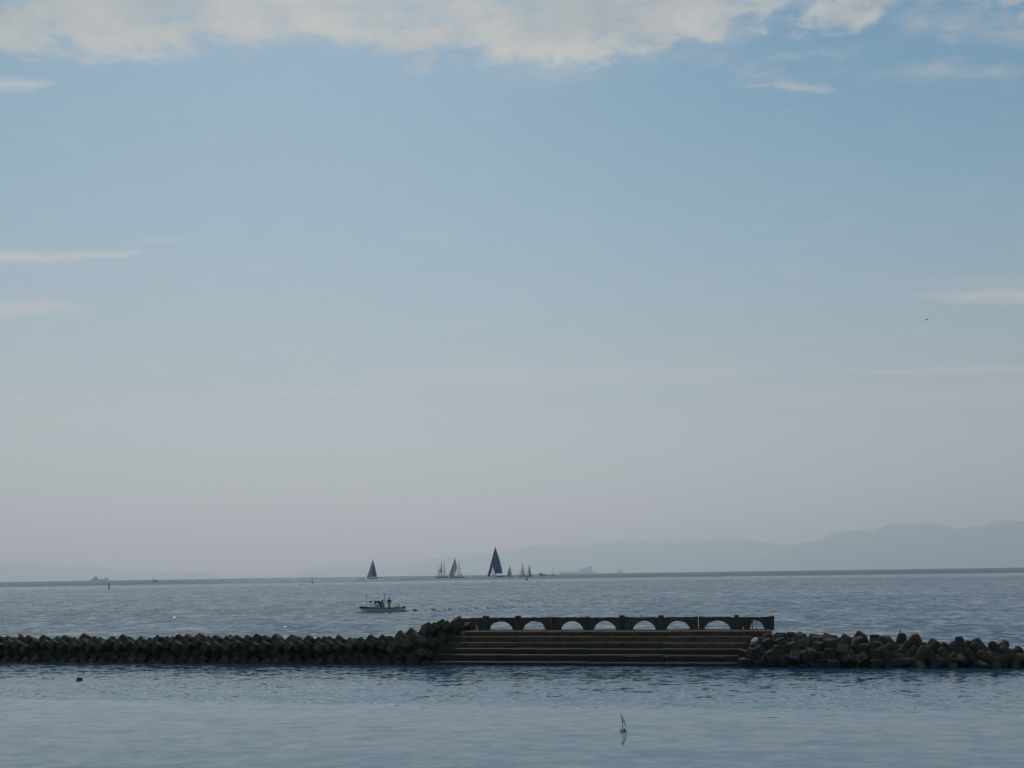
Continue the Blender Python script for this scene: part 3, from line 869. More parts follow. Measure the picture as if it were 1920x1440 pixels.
# ------------------------------------------------------------------ small things on and by the breakwater
def ground_at(p, default):
    """height of the block under a point"""
    bpy.context.view_layer.update()
    dg = bpy.context.evaluated_depsgraph_get()
    o = Vector((p.x, p.y, 3.2)); hit = S.ray_cast(dg, o, Vector((0, 0, -1)), distance=3.1)
    for _ in range(4):
        if not hit[0] or hit[4].name.startswith(('haze', 'sea')):
            if not hit[0]: break
            hit = S.ray_cast(dg, hit[1] - Vector((0, 0, .01)), Vector((0, 0, -1)), distance=3.1)
        else: break
    return hit[1].z if hit[0] and hit[1].z > 0.2 else default
def small_things():
    # white foam float lodged among the blocks
    uu, z = on_plane(1414.5, 1201.0, 0.75)
    o = lathe('foam_float', [(0.0, -0.185), (0.08, -0.18), (0.108, -0.15), (0.112, 0.0), (0.108, 0.15), (0.08, 0.18), (0.0, 0.185)], M_FOAM_WHITE, axis='X',
              label='white foam float lodged between the steps and the blocks on the right', cat='float')
    o.location = bw(uu, 0.75, z); o.rotation_euler = (0.3, -0.45, 0.3)
    lathe('rope_hole', [(0.0, 0.0), (0.035, 0.0), (0.03, 0.012)], M_BLACK, o, n=8, loc=(0, 0.02, 0.111))
    # driftwood plank leaning at the broken bay
    uu, z = on_plane(1417, 1177.5, V_WALL - 0.9); u2, z2 = on_plane(1428, 1191, V_WALL - 1.9)
    a = bw(uu, V_WALL - 0.9, z); b = bw(u2, V_WALL - 1.9, z2)
    d = (b - a).normalized(); s_ = d.cross(Vector((0, 1, 0.3))).normalized(); t_ = d.cross(s_)
    def ring(p, w_, h_): return [p + s_ * w_ + t_ * h_, p - s_ * w_ + t_ * h_, p - s_ * w_ - t_ * h_, p + s_ * w_ - t_ * h_]
    shape('driftwood_plank', [ring(a, .04, .02), ring(a.lerp(b, .15), .07, .03), ring(a.lerp(b, .6), .11, .035), ring(b, .10, .035)], plain('weathered_wood', (0.10, 0.075, 0.055), 0.9, .3, 9),
          smooth=False, label='grey driftwood plank leaning on the top step below the broken arch', cat='plank')
    # yellow float on the left rows
    uu, z = on_plane(47.5, 1189.2, 2.2)
    o = lathe('net_float', [(0, -.13), (.05, -.125), (.075, -.06), (.08, 0), (.075, .06), (.05, .125), (0, .13)], M_YELLOW, axis='X', label='small yellow net float lying on the crest blocks far left', cat='float')
    best = max(((ground_at(bw(uu + du, dv, 0), z), du, dv) for du in (-.2, 0, .2) for dv in (1.4, 1.8, 2.2, 2.5)))
    o.location = bw(uu + best[1], best[2], best[0] + .07)
    lathe('cord_ring', [(0, 0), (.03, .0), (.03, .05), (0, .06)], M_BLACK, o, n=8, axis='X', loc=(.12, 0, 0))
    # bird standing on the crest
    M_FEATHER = plain('dark_feathers', (0.018, 0.017, 0.018), 0.7, .3, 12)
    uu, z = on_plane(1677.5, 1190.5, 2.2)
    best = max(((ground_at(bw(uu + du, dv, 0), z), du, dv) for du in (-.3, -.15, 0, .15, .3) for dv in (1.6, 1.9, 2.2, 2.5)))
    bird_root = empty('cormorant', bw(uu + best[1], best[2], best[0] + 0.055), label='dark bird standing on an upright tetrapod leg on the right crest', cat='bird')
    bird_root.scale = (.55, .55, .55)
    def body(name, pts, parent):
        rings = []
        for (x, zz_, r) in pts:
            rings.append([(x + r * 0.9 * math.cos(2 * PI * j / 10) * .8, r * math.sin(2 * PI * j / 10), zz_ + r * .3 * math.cos(2 * PI * j / 10)) for j in range(10)])
        return shape(name, rings, M_FEATHER, parent)
    body('body', [(0.05, -.10, .01), (.03, -.05, .05), (.0, .05, .075), (-.01, .13, .06), (-.01, .19, .03), (-.01, .25, .024), (-.03, .28, .03), (-.06, .285, .018), (-.11, .28, .006)], bird_root)
    for sy in (-.03, .03):
        tube('leg', [(0, sy, 0.0), (0, sy, -.10), (-.05, sy, -.105)], .008, M_BLACK, bird_root)
    # bird in flight
    p = at_dist(1738, 599.6, 190)
    fb = empty('seagull', p, 0.5, label='tiny dark bird flying alone in the sky at the right', cat='bird')
    body2 = [(-.22, .0, .01), (-.15, .01, .04), (0, 0, .06), (.12, .0, .05), (.2, .02, .035), (.26, .02, .012)]
    rings = [[(x, r * math.cos(2 * PI * j / 8), zz_ + r * math.sin(2 * PI * j / 8)) for j in range(8)] for (x, zz_, r) in body2]
    shape('body', rings, M_FEATHER, fb)
    for sy in (-1, 1):
        V = [(.08, 0, .03), (-.08, 0, .03), (-.04, sy * .25, .14), (.10, sy * .25, .15), (-.10, sy * .52, .07), (-.02, sy * .52, .08)]
        V += [(a_, b_, c_ - .015) for a_, b_, c_ in V]
        Fc = [(0, 1, 2, 3), (3, 2, 4, 5), (6, 9, 8, 7), (9, 11, 10, 8), (1, 7, 8, 2), (2, 8, 10, 4), (0, 3, 9, 6), (3, 5, 11, 9), (4, 10, 11, 5)]
        link('wing', mesh_from('wing', V, Fc, M_FEATHER), fb)
    # black ball buoy in the near water
    p = sea(149, 1275.5); k = p.length / F
    bb = lathe('ball_buoy', [(0, -.13), (.10, -.12), (.15, -.05), (.158, .02), (.145, .085), (.11, .13), (.06, .158), (0, .166)], M_BLACK, n=20, label='black ball buoy afloat inside the breakwater at the left', cat='buoy')
    bb.location = p
    lathe('lifting_eye', [(0, 0), (.02, 0), (.022, .02), (.012, .035), (0, .036)], M_BLACK, bb, n=8, loc=(0, 0, .16))
    # flagged float
    p = sea(1168.6, 1371.5); k = math.hypot(p.x, p.y) / F
    fl = empty('flag_float', p, 0.25, label='small foam fishing float with a ragged grey flag on a thin pole', cat='float')
    lathe('float_body', [(0, -.095), (.035, -.095), (.06, -.085), (.063, 0), (.06, .085), (.035, .095), (0, .095)], plain('dirty_foam', (0.60, 0.53, 0.42), .8, .4, 14), fl, axis='X', loc=(0, 0, .035))
    lathe('strap', [(.0645, -.012), (.067, -.012), (.067, .012), (.0645, .012)], M_BLACK, fl, axis='X', loc=(.03, 0, .035), caps=False)
    pole = tube('pole', [(-.005, 0, .06), (-.02, 0, .25), (-.038, 0, .40), (-.055, 0, .545)], .011, plain('dark_bamboo', (0.028, 0.024, 0.022), .7, .3, 10), fl, r2=.007)
    fm = plain('thin_grey_cloth', (0.42, 0.41, 0.44), .8, .2, 20, translucent=.45)
    rows = [((-.047, .50), (-.035, .485)), ((-.043, .45), (.01, .445)), ((-.038, .40), (.045, .38)), ((-.03, .34), (.075, .305)), ((-.024, .285), (.10, .225)), ((.03, .25), (.11, .16)), ((.075, .15), (.095, .125))]
    V = []; Fc = []
    for i, (a_, b_) in enumerate(rows):
        for j in range(5):
            t = j / 4
            V.append((a_[0] + (b_[0] - a_[0]) * t, .018 * math.sin(t * 5 + i * .9) * t, a_[1] + (b_[1] - a_[1]) * t))
    for i in range(len(rows) - 1):
        for j in range(4):
            a_ = i * 5 + j; Fc.append((a_, a_ + 1, a_ + 6, a_ + 5))
    link('flag', mesh_from('flag', V, Fc, fm, True), fl)
small_things()

# ------------------------------------------------------------------ boats and marks out on the water
def sm(name, col, **kw):
    return plain(name, col, kw.pop('rough', 0.5), kw.pop('var', 0.12), kw.pop('scale', 1.5), **kw)
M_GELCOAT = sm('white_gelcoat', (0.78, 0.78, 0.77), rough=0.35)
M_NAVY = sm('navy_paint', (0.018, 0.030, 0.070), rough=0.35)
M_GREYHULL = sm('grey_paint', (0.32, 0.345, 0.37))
M_DARKRED = sm('dark_red_paint', (0.10, 0.025, 0.022))
M_SPAR = sm('aluminium_spar', (0.10, 0.11, 0.12), rough=0.4)
M_WINDOW = sm('tinted_window', (0.02, 0.025, 0.03), rough=0.15)
M_SAILWHITE = sm('white_sailcloth', (0.93, 0.91, 0.91), rough=0.8, translucent=0.8)
M_SAILCREAM = sm('cream_sailcloth', (0.93, 0.86, 0.80), rough=0.8, translucent=0.5)
M_SAILGREY = sm('grey_laminate_sail', (0.44, 0.48, 0.57), rough=0.7, translucent=0.35)
M_SAILPALE = sm('pale_blue_grey_sail', (0.52, 0.60, 0.66), rough=0.8, translucent=0.5)
M_SAILBLUE = sm('dark_blue_sail', (0.006, 0.042, 0.26), rough=0.7, translucent=0.25)
M_SAILBLUE2 = sm('slate_blue_sail', (0.026, 0.085, 0.26), rough=0.7, translucent=0.3)

class Boat:
    """local frame at the waterline: X to the right, Y away, Z up, in metres"""
    def __init__(s, name, px, py, **kw):
        s.p = sea(px, py); s.D = math.hypot(s.p.x, s.p.y); s.k = s.D / F
        s.px, s.py = px, py
        s.o = empty(name, s.p, -math.atan2(s.p.x, s.p.y), **kw)
    def X(s, px): return (px - s.px) * s.k
    def Z(s, py, px=None):
        base = s.py - (0 if px is None else (px - s.px) * ROLL)
        return (base - py) * s.k
    def pt(s, px, py, y=0.0): return Vector((s.X(px), y, s.Z(py, px)))
    def hull(s, x0, x1, ydeck, material, bow=-1, beam=None, sheer=0.25, rake=0.16, stripe=None, name='hull'):
        a, b = s.X(x0), s.X(x1); L = b - a; h = s.Z(ydeck); bm_ = beam or L * 0.27
        rings = []
        n = 11
        for i in range(n):
            t = i / (n - 1)                                    # bow .. stern
            x = (a + L * t) if bow < 0 else (b - L * t)
            w = bm_ / 2 * (math.sin(min(1.0, 0.03 + t * 1.35) * PI / 2) ** 0.8) * (1 - 0.18 * max(0, t - .7) / .3)
            top = h * (1 + sheer * (1 - t) ** 2)
            back = rake * L * (1 - t) ** 3 * (-bow)
            bot = -0.25 * h
            ring = [(x, -w, top), (x + back * .35, -w * .94, top * .55), (x + back * .8, -w * .7, 0.02 * h), (x + back, -w * .25, bot), (x + back, w * .25, bot), (x + back * .8, w * .7, 0.02 * h),
                    (x + back * .35, w * .94, top * .55), (x, w, top)]
            rings.append(ring)
        hl = shape(name, rings, material, s.o, smooth=False)
        if stripe is not None:
            R = []
            for ring in rings:
                x, w, top = ring[7][0], ring[7][1] + .012 * h, ring[7][2]
                R.append([(x, -w, top * .78), (x, -w, top * 1.02), (x, w, top * 1.02), (x, w, top * .78)])
            shape('sheer_stripe', R, stripe, hl, smooth=False)
        return hl
    def cabin(s, x0, x1, y0, y1, material, beam, name='cabin', taper=0.12, parent=None):
        return box(name, s.X(x0), s.X(x1), -beam / 2, beam / 2, s.Z(y1), s.Z(y0), material, parent or s.o, bev=0.15 * abs(s.Z(y0) - s.Z(y1)), taper=taper * abs(s.Z(y0) - s.Z(y1)))
    def spar(s, name, pts, r, material=None, y=0.0, r2=None):
        return tube(name, [s.pt(a, b, y) for a, b in pts], r, material or M_SPAR, s.o, r2=r2)
    def sail(s, name, tip, tack, clew, material, belly=0.10, roach=0.06, y=0.0, lab=None, foot=0.03):
        T, A, C = s.pt(*tip, y=y), s.pt(*tack, y=y), s.pt(*clew, y=y)
        n = 9; m_ = 7; V = []
        width = (C - A).length
        for i in range(n + 1):
            f = i / n                                            # head .. foot
            l = T.lerp(A, f); r = T.lerp(C, f)
            out = (C - A).normalized() * (roach * width * math.sin(PI * f))
            for j in range(m_ + 1):
                g = j / m_
                p = l.lerp(r + out, g)
                p.z -= foot * width * math.sin(PI * g) * (f ** 4)
                p.y += belly * width * math.sin(PI * g ** 0.8) * (0.25 + 0.75 * f) + 0.18 * width * g * f
                V.append(p)
        N0 = len(V); th = 0.0025 * (T - A).length
        V += [v_ + Vector((0, th, 0)) for v_ in V]
        Fc = []
        q = m_ + 1
        for i in range(n):
            for j in range(m_):
                a = i * q + j
                Fc.append((a, a + q, a + q + 1, a + 1)); Fc.append((N0 + a, N0 + a + 1, N0 + a + q + 1, N0 + a + q))
        for j in range(m_):
            a = n * q + j; Fc.append((a, N0 + a, N0 + a + 1, a + 1))
        for i in range(n):
            a = i * q; Fc.append((a, N0 + a, N0 + a + q, a + q))
            a = i * q + m_; Fc.append((a, a + q, N0 + a + q, N0 + a))
        me = mesh_from(name, V, Fc, material, True)
        o = link(name, me, s.o)
        if lab: o['label'] = lab
        return o
    def crew(s, px, py, h_px, material):
        """a sailor on deck, a pixel or two tall"""
        k = s.k; c = s.pt(px, py); h = h_px * k
        root = empty('person', s.o.matrix_world @ c if False else s.p + Matrix.Rotation(s.o.rotation_euler.z, 3, 'Z') @ c, s.o.rotation_euler.z)
        person_body(root, h, material)
        return root

def skin_mesh(name, joints, bones, material, parent, sub=1):
    """one continuous skin grown round a skeleton of joints {key: (x, y, z, r)}"""
    keys = list(joints); idx = {k: i for i, k in enumerate(keys)}
    me = bpy.data.meshes.new(name)
    me.from_pydata([joints[k][:3] for k in keys], [(idx[a], idx[b]) for a, b in bones], [])
    o = bpy.data.objects.new(name, me); COL.objects.link(o)
    sk = o.modifiers.new('skin', 'SKIN')
    if not me.skin_vertices: bpy.context.view_layer.update()
    for k in keys:
        r = joints[k][3]
        me.skin_vertices[0].data[idx[k]].radius = (r, r)
    me.skin_vertices[0].data[0].use_root = True
    if sub:
        sb = o.modifiers.new('smooth', 'SUBSURF'); sb.levels = sub; sb.render_levels = sub
    dg = bpy.context.evaluated_depsgraph_get()
    new = bpy.data.meshes.new_from_object(o.evaluated_get(dg))
    bpy.data.objects.remove(o); bpy.data.meshes.remove(me)
    new.name = name
    new.materials.clear(); new.materials.append(material)
    for p in new.polygons: p.use_smooth = True
    return link(name, new, parent)
M_SKIN = sm('skin', (0.22, 0.13, 0.09), rough=0.6)
M_HAIR = sm('black_hair', (0.012, 0.011, 0.012), rough=0.6)

def figure(root, pose, h, cloth):
    """pose: joints in units of the standing height. cloth: list of (name, joint keys, bones, grow, material)"""
    J = {k: (v[0] * h, v[1] * h, v[2] * h, v[3] * h) for k, v in pose.items()}
    bones = [('pelvis', 'belly'), ('belly', 'chest'), ('chest', 'neck'), ('neck', 'chin'), ('chin', 'head'), ('head', 'crown'),
             ('chest', 'shoulder_a'), ('shoulder_a', 'elbow_a'), ('elbow_a', 'wrist_a'), ('wrist_a', 'hand_a'),
             ('chest', 'shoulder_b'), ('shoulder_b', 'elbow_b'), ('elbow_b', 'wrist_b'), ('wrist_b', 'hand_b'),
             ('pelvis', 'hip_a'), ('hip_a', 'knee_a'), ('knee_a', 'ankle_a'), ('ankle_a', 'toe_a'),
             ('pelvis', 'hip_b'), ('hip_b', 'knee_b'), ('knee_b', 'ankle_b'), ('ankle_b', 'toe_b')]
    order = ['pelvis'] + [k for k in J if k != 'pelvis']
    skin_mesh('body', {k: J[k] for k in order}, bones, M_SKIN, root)
    for (nm, keys, grow, material) in cloth:
        sub = {k: (*J[k][:3], J[k][3] * grow) for k in keys}
        bs = [b for b in bones if b[0] in sub and b[1] in sub]
        skin_mesh(nm, sub, bs, material, root)
    hc = Vector(J['head'][:3]).lerp(Vector(J['crown'][:3]), 0.45); r = J['head'][3] * 1.18
    rings = []
    for i in range(6):
        t = i / 5 * PI * 0.62
        rings.append([hc + Vector((r * math.sin(t) * math.cos(2 * PI * j / 10) + .006 * h, r * math.sin(t) * math.sin(2 * PI * j / 10) + .01 * h, r * math.cos(t) * 1.05)) if i else hc + Vector((0.001 * math.cos(j), 0.001 * math.sin(j), r * 1.05)) for j in range(10)])
    shape('hair', rings, M_HAIR, root)
def base_pose():
    p = {}
    def add(k, x, y, z, r): p[k] = (x, y, z, r)
    add('pelvis', 0, 0, .53, .075); add('belly', 0, 0, .62, .070); add('chest', 0, 0, .74, .080); add('neck', 0, 0, .83, .032); add('chin', -.005, -.012, .875, .042); add('head', 0, 0, .925, .055); add('crown', 0, .002, .965, .045)
    for s_, k in ((-1, 'a'), (1, 'b')):
        add('shoulder_' + k, .105 * s_, 0, .80, .038); add('elbow_' + k, .135 * s_, .0, .63, .029); add('wrist_' + k, .135 * s_, -.05, .48, .020); add('hand_' + k, .130 * s_, -.07, .425, .022)
        add('hip_' + k, .052 * s_, 0, .50, .062); add('knee_' + k, .058 * s_, -.01, .28, .042); add('ankle_' + k, .06 * s_, 0.01, .05, .028); add('toe_' + k, .065 * s_, -.08, .022, .024)
    return p
TOP = ['pelvis', 'belly', 'chest', 'shoulder_a', 'elbow_a', 'wrist_a', 'shoulder_b', 'elbow_b', 'wrist_b']
LEGS = ['pelvis', 'hip_a', 'knee_a', 'ankle_a', 'hip_b', 'knee_b', 'ankle_b']

# ---- the fishing boat
def fishing_boat():
    L = 6.3
    mid = sea(716, 1147.2)
    root = empty('fishing_boat', mid + Vector((0, 0, 0)), math.radians(24), label='small pale green fishing boat with two thin poles and three people aboard', cat='boat')
    # frame: -x bow, +x stern
    M_HULL = sm('pale_green_hull_paint', (0.74, 0.75, 0.66), var=0.3, scale=4)
    M_TRIM = sm('dark_green_trim', (0.035, 0.05, 0.042), var=0.3, scale=4)
    M_INSIDE = sm('grey_inside', (0.16, 0.17, 0.16), var=0.3, scale=4)
    n = 13; rings = []; rail = []; deck = []
    for i in range(n):
        t = i / (n - 1); x = -L / 2 + L * t
        w = 0.92 * (math.sin(min(1, .04 + t * 1.5) * PI / 2) ** .75) * (1 - .12 * max(0, t - .75) / .25)
        top = 0.50 + 0.30 * (1 - t) ** 2.4 + 0.10 * t ** 3
        back = 0.75 * (1 - t) ** 3
        rings.append([(x, -w, top), (x + back * .3, -w * .97, top * .55), (x + back * .75, -w * .8, .02), (x + back, -w * .3, -.18), (x + back, w * .3, -.18), (x + back * .75, w * .8, .02), (x + back * .3, w * .97, top * .55), (x, w, top)])
        hh = 0.11 + 0.16 * max(0, 1 - t * 2.6)
        rail.append((x, w, top, hh)); deck.append((x, w))
    shape('hull', rings, M_HULL, root, smooth=False)
    R = []
    for (x, w, top, hh) in rail:
        R.append([(x - .02, -w - .035, top - hh), (x - .02, -w - .05, top + .03), (x, -w + .10, top + .035), (x, w - .10, top + .035), (x - .02, w + .05, top + .03), (x - .02, w + .035, top - hh)])
    # gunwale as two bands
    for nm, pick in (('gunwale', (0, 1, 2)), ('gunwale', (3, 4, 5))):
        RR = [[r_[q] for q in pick] + [(r_[pick[2]][0], r_[pick[2]][1], r_[pick[2]][2] - .05) if pick[0] == 0 else (r_[pick[0]][0], r_[pick[0]][1], r_[pick[0]][2] - .05)] for r_ in R]
        shape(nm, RR, M_TRIM, root, smooth=False)
    V = [(x, -w + .05, .30) for x, w in deck[2:]] + [(x, w - .05, .30) for x, w in deck[2:]]
    k_ = len(deck) - 2
    shape('deck', [[(x, -w + .06, .20), (x, -w + .06, .26), (x, w - .06, .26), (x, w - .06, .20)] for x, w in deck[1:]], M_INSIDE, root, smooth=False)
    # foredeck
    shape('foredeck', [[(x, -w + .03, top - .04), (x, -w + .03, top + .02), (x, w - .03, top + .02), (x, w - .03, top - .04)] for (x, w, top, hh) in rail[0:4]], M_TRIM, root, smooth=False)
    # bow rail bits
    tube('cleat', [(-L / 2 + .55, -.15, .72), (-L / 2 + .55, -.15, .90), (-L / 2 + .55, .15, .90), (-L / 2 + .55, .15, .72)], .025, M_SPAR, root)
    # engine box / wheel stand with a round dark port
    c = box('engine_box', -1.35, -.55, -.45, .35, .26, 1.12, sm('white_box_paint', (0.82, 0.82, 0.80)), root, bev=.06)
    lathe('port', [(0, 0), (.10, 0), (.10, .02), (0, .025)], M_BLACK, c, n=12, axis='X', loc=(0, 0, 0)).matrix_local = Matrix.Translation((-.9, -.455, .86)) @ Matrix.Rotation(-PI / 2, 4, 'Z')
    # net hauler: drum on a frame with an arm over the bow side
    h = empty('net_hauler', (0, 0, 0)); h.parent = root
    lathe('drum', [(0, -.34), (.24, -.34), (.24, -.26), (.15, -.2), (.15, .2), (.24, .26), (.24, .34), (0, .34)], M_BLACK, h, n=12, axis='X', loc=(-.78, -.2, 1.36))
    tube('arm', [(-1.52, -.26, 1.42), (-1.68, -.28, 1.44), (-1.92, -.3, 1.43)], .10, M_BLACK, h)
    tube('bracket', [(-.95, -.2, .30), (-.95, -.2, 1.35)], .05, M_SPAR, h)
    tube('bracket', [(-.55, -.2, .30), (-.55, -.2, 1.35)], .05, M_SPAR, h)
    tube('bracket', [(-1.7, -.28, .55), (-1.7, -.28, 1.40)], .035, M_SPAR, h)
    tube('bracket', [(-1.7, -.28, 1.22), (-1.0, -.2, 1.18)], .03, M_SPAR, h)
    # poles
    tube('pole', [(-2.35, -.25, .5), (-2.30, -.25, 2.25)], .034, M_SPAR, root); lathe('lamp', [(0, 0), (.055, 0), (.055, .16), (0, .17)], M_BLACK, root, n=8, loc=(-2.30, -.25, 2.2))
    p2 = tube('pole', [(.48, .25, .26), (.42, .25, 2.42)], .036, M_SPAR, root); lathe('lamp', [(0, 0), (.07, 0), (.07, .22), (0, .23)], sm('pale_lamp', (.3, .3, .3)), root, n=8, loc=(.42, .25, 2.38))
    tube('aerial', [(-.60, .1, 1.1), (-.58, .1, 2.0)], .016, M_SPAR, root)
    # steering post and fish boxes
    box('fish_box', -.1, .30, -.55, .1, .26, .62, sm('white_crate', (.78, .76, .74)), root, bev=.03)
    box('fish_box', 1.75, 2.35, -.5, .2, .26, .66, sm('green_crate', (.08, .16, .10)), root, bev=.03)
    tube('tiller_post', [(2.45, -.1, .4), (2.45, -.1, .78), (2.42, -.1, 1.02)], .06, M_BLACK, root)
    box('outboard_cover', 3.05, 3.40, -.2, .2, .30, .72, M_TRIM, root, bev=.06)
    # net heap
    rnd = random.Random(9); rg = []
    for i in range(7):
        t = i / 6
        rg.append([(1.0 - .0 + (-.1 + .75 * t), .1 + .42 * math.sin(PI * t) * math.cos(2 * PI * j / 9) * 1.0 + .01, .28 + max(0, .30 * math.sin(PI * t) * math.sin(2 * PI * j / 9) * (0.8 + .4 * rnd.random())) + .01) for j in range(9)])
    shape('net_pile', rg, sm('wet_net', (.05, .07, .06)), root)
    # ---- crew
    RM = Matrix.Rotation(math.radians(24), 3, 'Z')
    def at(x, y, z): return mid + RM @ Vector((x, y, z))
    navy = sm('navy_jacket', (.012, .014, .035)); maroon = sm('maroon_oilskin', (.085, .018, .026)); white = sm('white_shirt', (.82, .82, .84)); dark = sm('dark_trousers', (.03, .03, .04))
    lime = sm('yellow_green_oilskin', (.34, .38, .10)); black = sm('black_jersey', (.014, .014, .016))
    # bending man, navy and maroon, leaning to the right over the work
    r1 = empty('person', at(-.35, -.55, .27), 0.25, label='person in navy jacket and maroon oilskin trousers bending over in the fishing boat', cat='person')
    P = base_pose()
    def mv(k, x, y, z): P[k] = (x, y, z, P[k][3])
    mv('pelvis', -.06, 0, .46); mv('belly', -.02, -.01, .545); mv('chest', .06, -.03, .645); mv('neck', .115, -.04, .72); mv('chin', .155, -.06, .745); mv('head', .165, -.045, .80); mv('crown', .165, -.035, .842)
    mv('shoulder_a', .05, -.12, .69); mv('elbow_a', .17, -.14, .55); mv('wrist_a', .25, -.13, .43); mv('hand_a', .275, -.13, .385)
    mv('shoulder_b', .09, .07, .70); mv('elbow_b', .22, .06, .56); mv('wrist_b', .29, .02, .43); mv('hand_b', .315, .01, .385)
    mv('hip_a', -.06, -.06, .43); mv('hip_b', -.06, .06, .43); mv('knee_a', .03, -.09, .25); mv('knee_b', .05, .07, .26); mv('ankle_a', -.06, -.08, .05); mv('ankle_b', -.04, .07, .05); mv('toe_a', .02, -.09, .022); mv('toe_b', .04, .08, .022)
    figure(r1, P, 1.62, [('jacket', TOP, 1.5, navy), ('trousers', LEGS + ['belly'], 1.6, maroon)])
    # seated person in white
    r2 = empty('person', at(.18, .28, .22), 0.1, label='person in white shirt sitting low beside the tall pole in the fishing boat', cat='person')
    P = base_pose()
    dz = -.16
    for k in list(P):
        if not any(q in k for q in ('knee', 'ankle', 'toe')): P[k] = (P[k][0], P[k][1], P[k][2] + dz, P[k][3])
    mv('knee_a', -.08, -.20, .33); mv('knee_b', .08, -.20, .33); mv('ankle_a', -.08, -.20, .05); mv('ankle_b', .08, -.20, .05); mv('toe_a', -.085, -.28, .022); mv('toe_b', .085, -.28, .022)
    mv('elbow_a', -.15, -.04, .49); mv('wrist_a', -.09, -.13, .42); mv('hand_a', -.07, -.17, .41); mv('elbow_b', .15, -.04, .49); mv('wrist_b', .09, -.13, .42); mv('hand_b', .07, -.17, .41)
    figure(r2, P, 1.62, [('shirt', TOP, 1.5, white), ('trousers', LEGS, 1.2, dark)])
    # standing man in yellow-green oilskins
    r3 = empty('person', at(.98, -.25, .27), 0.25, label='person in black jersey and yellow-green oilskin trousers standing in the fishing boat', cat='person')
    P = base_pose()
    mv('elbow_a', -.165, -.05, .63); mv('wrist_a', -.22, -.10, .52); mv('hand_a', -.245, -.12, .475)
    mv('elbow_b', .145, -.02, .64); mv('wrist_b', .10, -.11, .55); mv('hand_b', .07, -.13, .53)
    figure(r3, P, 1.66, [('jersey', TOP, 1.42, black), ('oilskins', LEGS + ['belly', 'chest'], 1.66, lime)])
    # bow wave and wake
    M_WASH = sm('white_water', (.88, .89, .90), rough=.6, var=.2, scale=3, translucent=.5)
    rnd = random.Random(4)
    def wash(name, pts, lab, seed):
        """low ragged heap of broken water along a line of (x, y, half width, height)"""
        V = []; Fc = []
        for i, (x, y, w, hh) in enumerate(pts):
            for j in range(7):
                a = j / 6 * PI
                q = 1 + .5 * noise.noise(Vector((x * 2.3, j * .9, seed)))
                V.append((x, y - w * math.cos(a), -.03 + hh * math.sin(a) * q))
        for i in range(len(pts) - 1):
            for j in range(6):
                a = i * 7 + j; Fc.append((a, a + 7, a + 8, a + 1))
        o = link(name, mesh_from(name, V, Fc, M_WASH if name == 'bow_wave' else M_SEA, True), label=lab, kind='stuff')
        o.location = mid; o.rotation_euler = (0, 0, math.radians(24))
        return o
    pts = []
    for i in range(26):
        t = i / 25
        pts.append((-L / 2 - .95 + 1.9 * t, -.28 - .55 * t + rnd.uniform(-.05, .05), .20 + .1 * math.sin(PI * t), (.05 + .30 * math.sin(PI * min(1, t * 1.1)) ** .8) * rnd.uniform(.6, 1.1) + .02))
    wash('bow_wave', pts, 'white bow wave at the front of the fishing boat', 2.0)
    pts = []
    for i in range(40):
        t = i / 39
        pts.append((-1.9 + 5.2 * t, -.98 + .12 * math.sin(t * 9), .07, .03 + .11 * abs(noise.noise(Vector((t * 9, 1, 3)))) * (1 - .4 * t)))
    wash('bow_wave', pts, 'thin white water along the side of the fishing boat', 5.0)
    pts = []
    for i in range(14):
        t = i / 13
        pts.append((L / 2 - .1 + 1.2 * t, -.3 + rnd.uniform(-.05, .05), .35, .10 * (1 - t) * rnd.uniform(.5, 1.2) + .015))
    wash('bow_wave', pts, 'broken water behind the stern of the fishing boat', 8.0)
    # dark wavelets of the wake, trailing to the right
    A = sea(762, 1146.6); B = sea(1022, 1137.6)
    d = (B - A); LL = d.length; d.normalize(); sd_ = Vector((-d.y, d.x, 0))
    V = []; Fc = []; n = 260
    for i in range(n + 1):
        t = i / n
        p = A + d * (LL * t)
        gate = max(0.0, noise.noise(Vector((t * 26, 2.0, 0))) + .28)
        hh = (.34 * (1 - .45 * t)) * min(1, gate * 1.8)
        off = .5 * noise.noise(Vector((t * 7, 7, 1)))
        w = .55 + .8 * t
        for j, (a_, b_) in enumerate(((-1, -.04), (-.45, .25), (-.15, .8), (0, 1), (.4, .5), (1.2, -.04))):
            q = p + sd_ * (a_ * w + off)
            V.append((q.x, q.y, sea_z(q.x, q.y) + (hh * b_ if b_ > 0 else -.03) - .012))
    for i in range(n):
        for j in range(5):
            a = i * 6 + j; Fc.append((a, a + 6, a + 7, a + 1))
    link('wake', mesh_from('wake', V, Fc, M_WAKE, True), label='line of dark wavelets trailing behind the fishing boat', kind='stuff')
fishing_boat()

